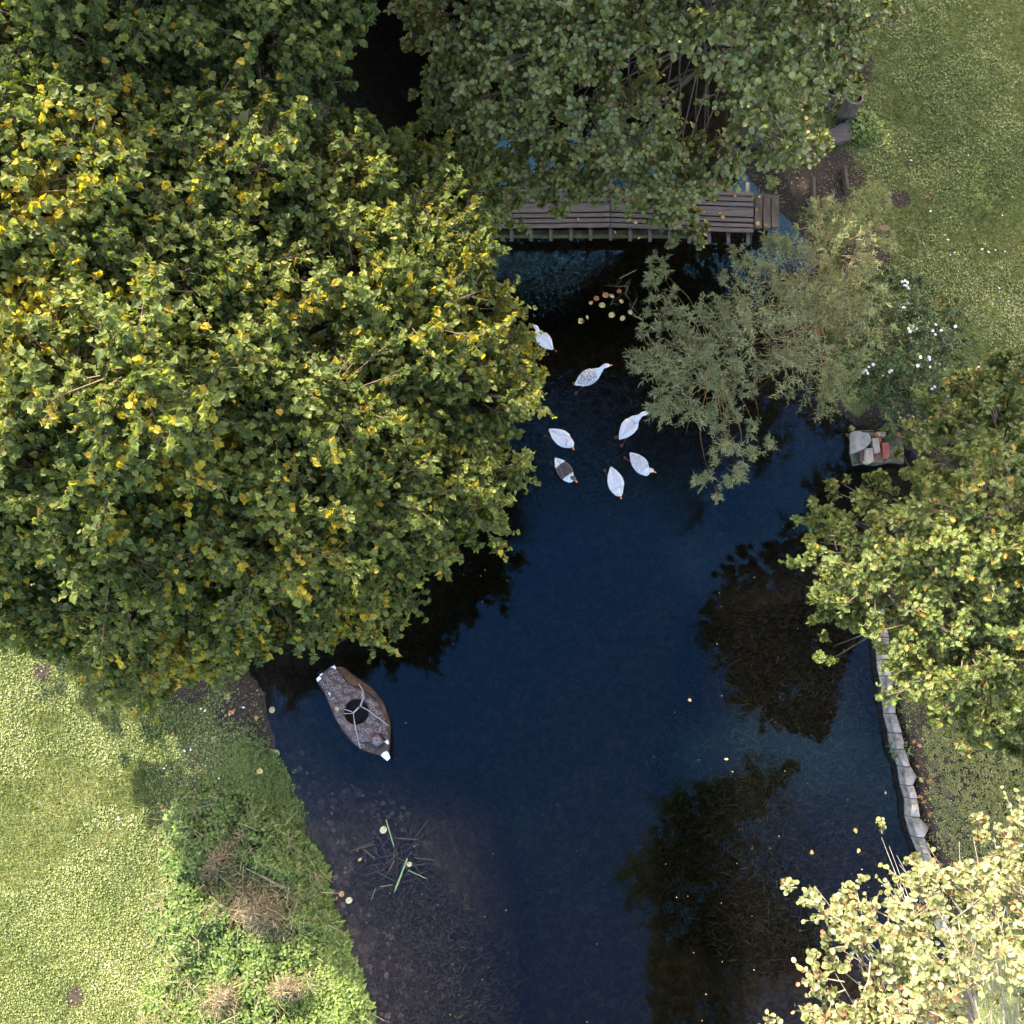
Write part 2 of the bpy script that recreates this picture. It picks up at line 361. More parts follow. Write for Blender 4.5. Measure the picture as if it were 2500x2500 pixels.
def norm(a): return a / (np.linalg.norm(a, axis=-1, keepdims=True) + 1e-9)
def make_leaves(name, P, d, n, s, T, tint, mat, parent=None, wid=None):
    d = norm(d); n = n - (n * d).sum(-1, keepdims=True) * d; n = norm(n); x = np.cross(d, n)
    tv, tf = T; k = len(tv); cnt = len(P)
    ws = s if wid is None else s * wid
    v = P[:, None] + x[:, None] * (tv[None, :, :1] * ws[:, None, None]) + d[:, None] * (tv[None, :, 1:2] * s[:, None, None]) + n[:, None] * (tv[None, :, 2:3] * s[:, None, None])
    v = v.reshape(-1, 3)
    base = np.arange(cnt)[:, None] * k
    fl = np.concatenate([base + np.array(f)[None] for f in tf], 1).ravel()
    sizes = np.tile([len(f) for f in tf], cnt)
    me = fast_mesh(name, v, fl, sizes, tint=np.repeat(np.clip(tint, 0, 1), k))
    return link(name, me, mat, parent)
def tubes_np(A, B, r0, r1, sag=0.0):
    """many thin tapered 3-sided twigs"""
    n = len(A); Mid = (A + B) / 2 + np.array([0, 0, 1.0]) * sag
    pts = np.stack([A, Mid, B], 1); rad = np.stack([r0, (r0 + r1) / 2, r1], 1)
    t_ = norm(B - A); up = np.where(np.abs(t_[:, 2:3]) > .9, np.array([[1., 0, 0]]), np.array([[0, 0, 1.]]))
    a_ = norm(np.cross(t_, up)); b_ = np.cross(t_, a_)
    an = np.array([0, 2.094, 4.189])
    ring = a_[:, None] * np.cos(an)[None, :, None] + b_[:, None] * np.sin(an)[None, :, None]
    v = pts[:, :, None] + ring[:, None] * rad[:, :, None, None]
    v = v.reshape(-1, 3); base = np.arange(n)[:, None] * 9; f = []
    for r in range(2):
        for k in range(3): f.append([r * 3 + k, r * 3 + (k + 1) % 3, (r + 1) * 3 + (k + 1) % 3, (r + 1) * 3 + k])
    f = np.array(f).ravel()[None]
    return v, (base + f).ravel(), np.full(n * 6, 4)

def idw(px, py, ctrl):
    c = np.array(ctrl, float); d = np.hypot(px[:, None] - c[None, :, 0], py[:, None] - c[None, :, 1]) + 20
    w_ = 1 / d ** 3; return (w_ * c[None, :, 2]).sum(1) / w_.sum(1)
def lobes_from(poly, ctrl, rmin, rmax, seed, tries=3500, spacing=.72, holes=()):
    rg = np.random.default_rng(seed); poly = np.array(poly, float)
    lo, hi = poly.min(0), poly.max(0); P = rg.uniform(lo, hi, (tries, 2)); P = P[inside(P, poly)]
    d = seg_dist(P, poly); r = np.clip(d * .95, rmin, rmax) * rg.uniform(.8, 1.1, len(P))
    ok = d > rmin * .55
    for (hx, hy, hr) in holes: ok &= np.hypot(P[:, 0] - hx, P[:, 1] - hy) > hr + r * .7
    P = P[ok]; r = r[ok]; o = np.argsort(-r * rg.uniform(.7, 1.0, len(r))); P = P[o]; r = r[o]
    kp = []; 
    for i in range(len(P)):
        if all(math.hypot(P[i, 0] - P[j, 0], P[i, 1] - P[j, 1]) > spacing * max(r[i], r[j]) for j in kp): kp.append(i)
    P = P[kp]; r = r[kp]; h_ = idw(P[:, 0], P[:, 1], ctrl)
    C = U(P[:, 0], P[:, 1], h_); rm = r * (CAM_H - h_) / F
    C[:, 2] -= rm * .4
    return C, rm

def bez(a, b, c, n=5):
    return [a * (1 - t_) ** 2 + b * 2 * t_ * (1 - t_) + c * t_ * t_ for t_ in np.linspace(0, 1, n)]
def tree(name, label, cat, base, C, rm, leafs, mats, T, per=7, cover=1.0, flat=.75, along=.3, droop=.35, up=.8, tint=None, trunk_r=.2, fork=.35, seed=1, group=None, twl=.38, twr=.006, up_bias=.35, tuft=5, loose=.8, nrand=1.0, ragged=.35, limb_r=.035, szj=.25, limbs=True, bend=.2):
    rg = np.random.default_rng(seed)
    root = empty(name, (base[0], base[1], gz(base[0], base[1]) - .05)); tag(root, label, cat, group)
    B = np.array(root.location)
    area = rm ** 2; nle = cover * 2 * math.pi * area.sum() / (.5 * leafs ** 2); ntw = int(nle / per)
    li = rg.choice(len(C), ntw, p=area / area.sum())
    d = rg.normal(size=(ntw, 3)); d = norm(d); d[:, 2] = d[:, 2] * .8 + up_bias; d = norm(d)
    # main sprays: several twiglets share a spray direction so the crown breaks into tufts
    ns = max(4, int(ntw / tuft)); sd = norm(rg.normal(size=(ns, 3)) * np.array([1, 1, .8]) + np.array([0, 0, up_bias])); sli = rg.choice(len(C), ns, p=area / area.sum())
    slen = rg.uniform(1 - ragged, 1 + ragged * .5, ns); fill = rg.uniform(size=ns) < .22; slen = np.where(fill, rg.uniform(.35, .75, ns), slen)
    j = rg.integers(0, ns, ntw); li = sli[j]
    SC = np.array([1, 1, flat])
    S0 = C[sli] + sd * SC * (np.minimum(slen * .6, .42) * rm[sli])[:, None]; S1 = C[sli] + sd * SC * (rm[sli] * slen)[:, None]
    tt = rg.uniform(.35, 1.0, ntw) ** .8
    A = S0[j] + (S1[j] - S0[j]) * tt[:, None]
    td = norm(sd[j] * .8 + norm(rg.normal(size=(ntw, 3))) * loose + np.array([0, 0, .1]))
    L = rm[li] * twl * rg.uniform(.5, 1.2, ntw) * (1.25 - tt * .5)
    E = A + td * L[:, None]
    # leaves
    q = np.tile(np.linspace(.15, 1.05, per), ntw); k = np.repeat(np.arange(ntw), per); q = q + rg.uniform(-.06, .06, len(q))
    P = A[k] + (E[k] - A[k]) * q[:, None]
    rnd = norm(rg.normal(size=(len(k), 3)))
    dd = td[k] * along + rnd * (1 - along) + np.array([0, 0, -droop])
    nn = np.array([0, 0, up]) + rnd[:, ::-1] * (1.0 - up * .5) * nrand + norm(P - C[li[k]]) * .45 + sd[j][k] * .25
    s_ = leafs * rg.uniform(1 - szj, 1 + szj, len(k))
    tw_t = rg.uniform(0, 1, ntw)
    ti = tint(P, tw_t[k], rg.uniform(0, 1, len(k))) if tint else .5 * tw_t[k] + .5 * rg.uniform(0, 1, len(k))
    make_leaves('crown', P - B, dd, nn, s_, T, ti, mats[0], root)
    v1, f1, z1 = tubes_np(S0 - B, S1 - B, np.full(ns, twr * 1.8), np.full(ns, twr * .8), 0.03)
    v2, f2, z2 = tubes_np(A - B, E - B, np.full(ntw, twr), np.full(ntw, twr * .4))
    link('twigs', fast_mesh('twigs', np.concatenate([v1, v2]), np.concatenate([f1, f2 + len(v1)]), np.concatenate([z1, z2]), smooth=True), mats[1], root)
    # trunk with its limbs
    tk = MB(); top = C.mean(0) - B; H = float(np.percentile(C[:, 2], 70) - B[2])
    f0 = Vector((top[0] * .3, top[1] * .3, H * fork)); f1_ = Vector((top[0] * .7, top[1] * .7, H * .8))
    sp = [Vector((0, 0, 0)), Vector((top[0] * .05, top[1] * .05, H * fork * .5)), f0, (f0 + f1_) / 2 + Vector((.1, -.08, 0)), f1_]
    tk.tube(sp, [trunk_r * 1.3, trunk_r, trunk_r * .8, trunk_r * .5, trunk_r * .2], 10)
    if limbs:
        for i in range(len(C)):
            c = Vector((C[i] - B).tolist()) - Vector((0, 0, rm[i] * .35)); t_ = rg.uniform(0, 1); s0 = f0.lerp(f1_, t_ * .8)
            mid = (s0 + c) / 2 + Vector((rg.uniform(-bend, bend), rg.uniform(-bend, bend), bend * 1.25 * rg.uniform(-.2, 1)))
            r0 = min(trunk_r * .45, limb_r * (1 + rm[i]))
            tk.tube(bez(s0, mid, c, 6), list(np.linspace(r0, r0 * .15, 6)), 5)
    tk.build('trunk', mats[2], root)
    return root

# ------------------------------------------------------------------ the trees
HA = [(300, 900, 11), (0, 900, 10.5), (0, 400, 11), (0, 1500, 4.5), (150, 1560, 4), (300, 1600, 3.2), (600, 1550, 4.2), (830, 1560, 3.8), (1060, 1450, 3.8), (1150, 1300, 4.2), (1330, 900, 3.6), (1230, 1100, 4), (1190, 600, 4.5), (1100, 350, 4.2), (900, 270, 6), (600, 350, 9), (700, 900, 9), (900, 1200, 6.5), (900, 700, 8), (600, 1250, 7.8), (300, 1280, 8), (1020, 900, 6.6), (-300, 900, 9), (-700, 600, 6), (-700, 100, 7), (-450, 1050, 6), (-150, 1450, 5.5), (-300, 300, 10), (400, 1480, 5.5), (700, 1420, 5.8)]
PA = [(-250, 0), (0, 120), (300, 180), (620, 200), (850, 240), (950, 290), (1060, 285), (1165, 310), (1215, 420), (1205, 520), (1225, 640), (1275, 765), (1300, 840), (1370, 885), (1310, 950), (1290, 1030), (1235, 1110), (1225, 1200), (1245, 1265), (1175, 1290), (1140, 1390), (1060, 1390), (1010, 1430), (1075, 1500), (975, 1520), (900, 1570), (830, 1600), (760, 1540), (700, 1560), (640, 1580), (560, 1660), (420, 1700), (330, 1700), (220, 1660), (130, 1600), (0, 1560), (-120, 1500), (-300, 1270), (-470, 1080), (-620, 860), (-760, 640), (-760, 0)]
HA = [(a, b, 3.8 + (c - 3.8) * .62) for a, b, c in HA]
YC = [(130, 480, 130), (420, 1110, 130), (560, 1080, 110), (100, 750, 160), (620, 460, 80), (1000, 330, 110), (1250, 800, 130), (1330, 930, 110), (880, 1450, 120), (200, 1100, 90), (1060, 620, 110), (800, 1520, 80), (300, 640, 90), (450, 1600, 120), (1180, 1250, 60)]
def proj(P):
    x, y, z = P[:, 0], P[:, 1], P[:, 2] - CAM_H
    dep = y * st - z * ct; return 1250 + F * x / dep, 1250 - F * (y * ct + z * st) / dep
yc_w = [U(a, b, float(idw(np.array([float(a)]), np.array([float(b)]), HA)[0])) for a, b, _ in YC]
def tint_big(P, tw, r):
    y = np.zeros(len(P))
    for c, (_, _, rr) in zip(yc_w, YC): y = np.maximum(y, ss(1.2, .2, np.linalg.norm(P - c, axis=1) / (rr * (CAM_H - c[2]) / F)))
    pr = .045 + .52 * y + .18 * np.clip(fnoise(P[:, 0] * 1.5, P[:, 1] * 1.5, 4), 0, 2)
    yel = (tw < pr) & (r < .85) | (r > .985)
    return np.where(yel, .68 + .3 * r * (.6 + .4 * tw), .50 * r ** 1.1 + .14 * np.clip(tw, 0, 1) + .20 * y + .05 * np.clip(fnoise(P[:, 0] * .9, P[:, 1] * .9, 8), -1, 1.5))
C, rm = lobes_from(PA, HA, 46, 185, 4, tries=7000, spacing=.66, holes=[(745, 800, 30)])
tree('broadleaf_tree', 'huge spreading tree with lobed green and yellow leaves over the left of the pond', 'tree', (-4.6, 3.9), C, rm, .076, (M['leaf_big'], M['twig'], M['bark']), T_LOBED, per=8, cover=2.5, tint=tint_big, trunk_r=.3, seed=2, droop=.6, up=.6, ragged=.75, twl=.40, tuft=9, loose=.62, nrand=.75)
PB = [(-250, -350), (930, -350), (905, 60), (885, 100), (840, 130), (860, 200), (800, 270), (600, 290), (300, 260), (0, 200), (-250, 150)]
C, rm = lobes_from(PB, [(0, 0, 8), (600, 0, 7), (880, 100, 6), (850, -300, 7), (0, -300, 8), (600, 200, 6)], 50, 200, 6)
def tint_cool(P, tw, r): return np.where(r > .97, .85, .42 * r + .08 * tw)
tree('broadleaf_tree', 'dark green tree at the upper left corner beside the black gap of water', 'tree', (-5.0, 10.0), C, rm, .078, (M['leaf_big'], M['twig'], M['bark']), T_LOBED, cover=2.3, tint=tint_cool, trunk_r=.25, seed=5, droop=.6, up=.6, ragged=.7, tuft=9, loose=.62, nrand=.75)

PAl = [(1450, -350), (1450, -1100), (950, -1100), (950, -350), (950, 40), (1005, 150), (990, 260), (1080, 290), (1120, 330), (1150, 440), (1150, 540), (1250, 570), (1310, 500), (1390, 560), (1420, 500), (1540, 500), (1590, 560), (1650, 600), (1720, 610), (1750, 550), (1720, 480), (1800, 470), (1840, 530), (1940, 470), (1980, 400), (2030, 410), (2075, 330), (2010, 260), (2130, 220), (2140, 120), (2200, 20), (2230, -350)]
HAl = [(1000, 100, 4.5), (1200, 300, 4), (1250, 540, 2.6), (1500, 480, 3.2), (1700, 580, 3), (1850, 450, 3.6), (2050, 330, 3.2), (2100, 150, 5.5), (1900, 100, 8), (1600, 100, 7), (1300, 100, 6), (1600, 300, 5.5), (1900, 280, 6), (1500, -300, 9), (2100, -300, 9), (1000, -300, 7), (1100, -600, 8.5), (1400, -600, 8.5), (1200, -1000, 9)]
C, rm = lobes_from(PAl, HAl, 32, 120, 9, spacing=.80, holes=[(1215, 340, 22), (1715, 285, 42), (1590, 95, 22), (1855, 430, 26), (1900, 480, 22), (1420, 330, 12), (1180, 80, 14), (1700, 130, 14)])
def tint_alder(P, tw, r): return np.where(r > .94, .9 + .1 * tw, .55 * r + .3 * tw * tw)
tree('alder_tree', 'round leaved green tree overhanging the wooden footbridge at the top', 'tree', (4.3, 10.2), C, rm, .066, (M['leaf_alder'], M['twig'], M['bark']), T_ROUND, per=6, cover=1.55, tint=tint_alder, trunk_r=.2, seed=8, along=.3, droop=.2, up=.9, ragged=.55, bend=.8, limb_r=.016)

def willow(label, base, poly, ctrl, seed):
    C, rm = lobes_from(poly, ctrl, 34, 105, seed, spacing=.8)
    def ti(P, tw, r): return np.where(tw > .93, .9, .5 * r + .35 * tw)
    return tree('willow_tree', label, 'tree', base, C, rm, .076, (M['leaf_willow'], M['twig_willow'], M['twig_willow']), tmpl([(.055, .25), (.06, .6)], .4, .2), per=14, cover=2.0, tint=ti, trunk_r=.07, seed=seed, along=.5, droop=.05, up=.7, ragged=.75, twl=.7, twr=.004, up_bias=.45, limb_r=.006, bend=.5, group='willows leaning over the pond')
HW = [(1580, 620, 2.6), (1600, 900, 3.0), (1700, 800, 3.4), (1520, 900, 2.0), (1760, 1170, 1.8), (1800, 1050, 2.4), (1900, 800, 3.8), (1950, 600, 3.0), (2150, 450, 2.0), (2100, 750, 3.0), (2050, 980, 2.0), (2180, 560, 2.0)]
willow('narrow leaved willow with upright leading shoot, its tip hanging down over the dark water', (3.9, 6.0),
       [(1545, 640), (1585, 590), (1625, 640), (1670, 740), (1760, 720), (1790, 850), (1800, 980), (1880, 1040), (1880, 1110), (1830, 1150), (1750, 1200), (1695, 1150), (1750, 1070), (1720, 1040), (1650, 1040), (1600, 990), (1510, 900), (1560, 830), (1570, 740)], HW, 21)
willow('broad grey green willow between the footbridge end and the white flowering rose', (5.3, 6.4),
       [(1730, 740), (1790, 640), (1850, 570), (1930, 560), (1980, 480), (2060, 470), (2180, 420), (2190, 500), (2130, 550), (2260, 570), (2140, 650), (2220, 720), (2120, 770), (2170, 830), (2130, 890), (2080, 900), (2110, 1000), (2040, 1020), (1960, 1000), (1880, 960), (1800, 980), (1740, 860)], HW, 22)

PO = [(1960, 1200), (2000, 1190), (2040, 1140), (2080, 1170), (2110, 1140), (2160, 1150), (2200, 1230), (2215, 1170), (2190, 1080), (2240, 1030), (2260, 980), (2330, 900), (2430, 850), (2750, 800), (2750, 1800), (2520, 1860), (2440, 1820), (2400, 1850), (2330, 1790), (2250, 1780), (2200, 1700), (2140, 1560), (2080, 1530), (2030, 1650), (2005, 1620), (2050, 1510), (1980, 1520), (1930, 1600), (1925, 1560), (1990, 1450), (1955, 1420), (1965, 1310), (1960, 1260)]
HO = [(1980, 1230, 3.2), (2100, 1180, 3.2), (2250, 1060, 3), (2350, 920, 2.6), (2500, 900, 3.5), (2000, 1580, 3.2), (1960, 1580, 3), (2000, 1400, 4), (2200, 1400, 5.5), (2400, 1300, 6.5), (2400, 1600, 6), (2250, 1750, 4.2), (2450, 1820, 4.5), (2700, 1300, 8), (2700, 1800, 6)]
C, rm = lobes_from(PO, HO, 26, 115, 12, spacing=.74, holes=[(2215, 1215, 25), (2060, 1270, 14)])
def tint_oak(P, tw, r):
    y = ss(.1, .9, fnoise(P[:, 0] * 1.3, P[:, 1] * 1.3, 17)); return np.where(r > .95, .92, .5 * r + .2 * tw + .16 * y + (tw > .93) * .15)
tree('oak_tree', 'yellow green oak over the right bank beside the stone retaining wall', 'tree', (7.2, 1.6), C, rm, .074, (M['leaf_oak'], M['twig'], M['bark']), T_OAK, per=7, cover=1.8, tint=tint_oak, trunk_r=.22, seed=13, droop=.1, up=.55, ragged=.7, tuft=7, loose=.65)
C, rm = lobes_from([(2110, 1690), (2150, 1650), (2190, 1690), (2200, 1760), (2150, 1770)], [(2150, 1700, 2.2)], 26, 40, 3)

PK = [(1860, 2560), (1880, 2470), (1990, 2480), (2010, 2400), (1985, 2300), (2030, 2240), (1960, 2210), (1905, 2170), (1915, 2140), (2000, 2130), (2060, 2160), (2060, 2100), (2090, 2100), (2120, 2180), (2200, 2170), (2140, 2060), (2140, 2010), (2190, 2050), (2240, 2110), (2320, 2120), (2340, 2010), (2400, 1960), (2430, 2030), (2560, 1980), (2800, 2000), (2800, 3800), (2080, 3800), (1940, 3000)]
HK = [(1920, 2160, 5.2), (2150, 2050, 5), (2380, 2000, 5), (2200, 2300, 7), (2400, 2400, 8.5), (2000, 2450, 6.5), (2400, 2200, 6.8), (2200, 2800, 8), (2700, 2400, 8.5), (1980, 3000, 6.0), (2100, 3700, 6.5), (2500, 3500, 8)]
C, rm = lobes_from(PK, HK, 30, 125, 15, spacing=.76, tries=6000)
def tint_bush(P, tw, r): return np.where(r > .93, .9 + .1 * tw, .5 * r + .35 * tw)
tree('alder_tree', 'brightly lit pale tree with round yellow green and russet leaves in the lower right corner', 'tree', (7.5, -5.6), C, rm, .054, (M['leaf_bush'], M['twig_pale'], M['bark_pale']), T_ROUND, per=6, cover=.50, tint=tint_bush, trunk_r=.17, seed=16, along=.35, droop=.1, up=.6, ragged=.8, twl=.55, twr=.005, limb_r=.010, tuft=7, loose=.6, bend=.9)

# unseen tall trees added beyond the top edge to shade the place and darken the water
def add_shade_tree(x, y, h, r, seed, label):
    rg = np.random.default_rng(seed); n = 46
    d = norm(rg.normal(size=(n, 3))); C = np.array([x, y, h - r * 1.7]) + d * np.array([r * .66, r * .66, r * 1.5]); rm = rg.uniform(.34, .5, n) * r
    tree('unseen_shade_tree', label, 'tree', (x, y), C, rm, .30, (M['leaf_alder'], M['twig'], M['bark']), T_OVAL, per=7, cover=1.3, trunk_r=.3, seed=seed, group='unseen shade trees added beyond the top edge')
rg0 = np.random.default_rng(77); d0 = norm(rg0.normal(size=(64, 3)))
C0 = np.array([4.2, 9.9, 10.9]) + d0 * np.array([5.0, 2.3, 2.0]) * rg0.uniform(.5, 1, (64, 1))  # unseen crown, added and stretched to keep the sun off the oak
tree('alder_tree', 'unseen alder crown added beyond the top edge to shade the oak and right bank', 'tree', (3.9, 13.6), C0, rg0.uniform(.8, 1.2, 64), .13, (M['leaf_alder'], M['twig'], M['bark']), T_ROUND, per=7, cover=.7, trunk_r=.25, seed=77)
TALL = [(-9.5, 15.5, 16, 4.0), (-4.0, 17.5, 16, 4.0), (1.5, 20.5, 15.5, 3.8), (6.0, 19.0, 14.5, 3.4), (-2.6, 16.2, 10.5, 3.2)]
for k, (x, y, h, r) in enumerate(TALL):
    add_shade_tree(x, y, h, r, 40 + k, 'unseen tall tree added beyond the top edge for its shade and dark reflection')
# ------------------------------------------------------------------ smaller plants
def pts_in(poly, n, rg):
    poly = np.array(poly, float); out = np.zeros((0, 2)); lo, hi = poly.min(0), poly.max(0)
    while len(out) < n:
        P = rg.uniform(lo, hi, (n * 2, 2)); out = np.concatenate([out, P[inside(P, poly)]])
    return out[:n]
LAWN_L = [(-60, 1450), (620, 1560), (680, 1850), (760, 2050), (900, 2560), (-60, 2560)]
LAWN_R = [(1900, -60), (2560, -60), (2560, 1050), (2150, 1050), (2030, 900), (2000, 600), (1820, 420)]
LAWN_B = [(2150, 1550), (2560, 1550), (2560, 2300), (2290, 2200)]
def blades(name, polys, dens, size, seed, mat, T=T_BLADE, clover=False):
    rg = np.random.default_rng(seed); Ps = []
    for poly in polys:
        pl = np.array(poly, float); ar = .5 * abs(np.dot(pl[:, 0], np.roll(pl[:, 1], 1)) - np.dot(pl[:, 1], np.roll(pl[:, 0], 1))) / 145 ** 2
        q = pts_in(poly, int(ar * dens), rg); Ps.append(U(q[:, 0], q[:, 1], .2)[:, :2])
    P = np.concatenate(Ps); z, d, ins = ground_z(P[:, 0], P[:, 1]); dr = dirt_at(P[:, 0], P[:, 1])
    k = (~ins) & (d > .05) & (rg.uniform(size=len(P)) > dr * .93)
    if clover: k &= fnoise(P[:, 0] * 1.5, P[:, 1] * 1.5, 31) > -.1
    P = P[k]; n = len(P); P = np.concatenate([P, z[k][:, None]], 1)
    r = norm(rg.normal(size=(n, 3)))
    if clover:
        P[:, 2] += rg.uniform(.012, .04, n); d_ = r * np.array([1, 1, .25]); nn = np.array([0, 0, 1.]) + r[:, ::-1] * .45
    else: d_ = r * np.array([1, 1, .0]) + np.array([0, 0, .75]); nn = np.array([0, 0, 1.]) + r[:, ::-1] * .5
    ti = np.clip(.50 + .17 * fnoise(P[:, 0] * .8, P[:, 1] * .8, 33) + .10 * fnoise(P[:, 0] * 4, P[:, 1] * 4, 35) + rg.normal(0, .2, n), 0, .97)
    return make_leaves(name, P, d_, nn, size * rg.uniform(.6, 1.4, n), T, ti, mat)
tag(blades('grass', [LAWN_L, LAWN_R, LAWN_B], 2400, .055, 50, M['leaf_grass'], tmpl([(.075, .1), (.06, .6)], .4, .35)), kind='stuff')
tag(blades('clover', [LAWN_L, LAWN_R, LAWN_B], 1500, .024, 51, M['leaf_grass'], T_CLOVER, True), kind='stuff')

def patch(poly, n, hmin, hmax, size, seed, hctrl=None, mound=90):
    rg = np.random.default_rng(seed); q = pts_in(poly, n, rg); b = U(q[:, 0], q[:, 1], .25)
    e = ss(0, mound, seg_dist(q, np.array(poly, float)))
    hh = hmin + (hmax - hmin) * e * np.clip(.55 + .5 * fnoise(b[:, 0] * 2.2, b[:, 1] * 2.2, seed), .1, 1.2)
    b[:, 2] = np.maximum(ground_z(b[:, 0], b[:, 1])[0], 0)
    return rg, b, hh
def leafy_patch(name, poly, n, hmin, hmax, size, seed, mat, T, tint=None, mound=90, whorl=6, parent=None, stems=True):
    rg, b, hh = patch(poly, n, hmin, hmax, size, seed, None, mound)
    k = np.repeat(np.arange(n), whorl); m_ = len(k)
    top = b + np.stack([rg.normal(0, .03, n), rg.normal(0, .03, n), hh], -1)
    an = rg.uniform(0, 6.28, n)[k] + np.tile(np.arange(whorl) * 2.4, n)
    lev = np.tile(np.arange(whorl) / whorl, n)
    P = top[k] - np.array([0, 0, 1.]) * (lev * np.minimum(hh[k], .25))[:, None]
    d = np.stack([np.cos(an), np.sin(an), rg.uniform(-.1, .35, m_) - lev * .2], -1)
    P = P + d * .012
    nn = np.array([0, 0, 1.]) + rg.normal(0, .25, (m_, 3))
    ti = np.clip(rg.uniform(0, .4, m_) + .35 * rg.uniform(0, 1, n)[k] + .14 * fnoise(P[:, 0] * 2, P[:, 1] * 2, 41), 0, 1) if tint is None else tint(P, rg)
    s_ = size * rg.uniform(.6, 1.2, m_) * (.6 + .6 * lev)
    o0 = np.array(parent.location) if parent is not None else np.zeros(3)
    o = make_leaves(name, P - o0, d, nn, s_, T, ti, mat, parent)
    return o, b, top
NET = [(395, 1990), (440, 1930), (530, 1900), (600, 1930), (660, 1960), (700, 1985), (730, 2040), (765, 2080), (785, 2120), (800, 2200), (835, 2290), (870, 2380), (905, 2480), (920, 2580), (350, 2580), (350, 2420), (400, 2330), (360, 2250), (410, 2150)]
o, b, tp = leafy_patch('nettles', NET, 3600, .05, .60, .105, 60, M['leaf_nettle'], T_NETTLE, mound=70); tag(o, kind='stuff')
o, b, tp = leafy_patch('bank_weeds', [(560, 1800), (640, 1800), (700, 1900), (740, 2010), (600, 1980), (480, 1930)], 900, .02, .08, .045, 61, M['leaf_nettle'], T_OVAL, mound=40, tint=lambda P, rg: rg.uniform(.15, .75, len(P))); tag(o, kind='stuff')
o, b, tp = leafy_patch('ground_ivy', [(2250, 1770), (2360, 1740), (2560, 1800), (2560, 2060), (2330, 2150), (2270, 1960)], 1700, .02, .10, .035, 62, M['leaf_alder'], T_ROUND, mound=40); tag(o, kind='stuff')

def dried_clump(px, py, r, h, n, seed, label, tint0=.2):
    rg = np.random.default_rng(seed); c = U(px, py, .3); z = gz(c[0], c[1])
    a = rg.uniform(0, 6.28, n); R = r * .62 * np.abs(rg.normal(size=n)); ea = rg.uniform(0, 3.14); X_, Y_ = R * np.cos(a) * 1.35, R * np.sin(a) * .8; X_, Y_ = X_ * math.cos(ea) - Y_ * math.sin(ea), X_ * math.sin(ea) + Y_ * math.cos(ea)
    P = np.stack([X_, Y_, h * (1.15 - np.minimum(R / r, 1.6) * .5) * rg.uniform(.3, 1, n)], -1)
    d = norm(rg.normal(size=(n, 3))); d[:, 2] *= .5
    o = make_leaves('dried_weeds', P, d, norm(rg.normal(size=(n, 3))) + np.array([0, 0, .5]), rg.uniform(.03, .16, n), tmpl([(.035, .2), (.04, .6)], .3, .2), tint0 + rg.uniform(0, .8, n), M['leaf_dry'])
    o.location = (c[0], c[1], z); return tag(o, label, 'weeds', 'dried weeds among the nettles')
dried_clump(545, 2090, .42, .5, 2200, 70, 'brown withered weed clump nearest the top of the nettle bed, with broad dead leaves', .05)
dried_clump(640, 2215, .48, .58, 3200, 71, 'largest tangle of dry brown weeds, beside the pale broken stalk end')
dried_clump(520, 2230, .38, .45, 1500, 72, 'straw coloured dry weeds on the lawn side of the nettle bed')
dried_clump(705, 2400, .28, .55, 1200, 73, 'narrow dry weed clump close to the bank at the lower edge')
dried_clump(560, 2420, .32, .5, 1200, 74, 'dry weeds with dark gaps near the bottom edge beside two pale stalks')
_rg = np.random.default_rng(64); _q = pts_in(NET, 1500, _rg); _b = U(_q[:, 0], _q[:, 1], .3); _k = fnoise(_b[:, 0] * 1.7, _b[:, 1] * 1.7, 66) > -.15; _b = _b[_k]; _n = len(_b)
_b[:, 2] = np.maximum(ground_z(_b[:, 0], _b[:, 1])[0], 0) + _rg.uniform(.25, .55, _n)
tag(make_leaves('dry_straw', _b, _rg.normal(size=(_n, 3)) * np.array([1, 1, .25]) + np.array([.4, -.5, 0]), np.array([0, 0, 1.]) + _rg.normal(0, .3, (_n, 3)), _rg.uniform(.08, .38, _n), tmpl([(.018, .1), (.016, .7)], .3, .15), _rg.uniform(.3, 1, _n), M['leaf_dry']), kind='stuff')
STK = [((600, 2120), (690, 2170), .5, 'thick pale broken stalk pointing to the pond from the brown weeds'), ((615, 2125), (688, 2165), .46, 'thin pale stalk lying against the thick broken stalk'),
       ((585, 2395), (618, 2465), .42, 'pale stalk, left one of the pair near the bottom edge'), ((610, 2390), (650, 2480), .40, 'pale stalk, right and longer one of the pair near the bottom edge'),
       ((545, 2030), (575, 2080), .42, 'thin grey stalk standing over the green nettles at the top of the bed'), ((675, 2235), (725, 2268), .40, 'grey stalk sticking out of the nettles towards the bank'),
       ((570, 2245), (625, 2275), .45, 'straw stalk lying on the dry weeds in the middle of the bed'), ((640, 2330), (700, 2395), .42, 'straw stalk leaning through the narrow dry clump'),
       ((800, 2255), (838, 2250), .10, 'short reddish stick jutting from the bank over the water')]
for (a_, b_, z, lab) in STK:
    k = MB(); A = V(*a_, z); Bp = V(*b_, z + .05); mid = (A + Bp) / 2 + Vector((.01, .01, .015)); r = .008 if 'thick' in lab or 'pair' in lab else .005
    k.tube([A - A, mid - A, Bp - A], [r, r, r * .8], 6)
    o = k.build('dry_stalk', M['twig_pale']); o.location = A; tag(o, lab, 'stalk', 'dry stalks in the nettle bed')

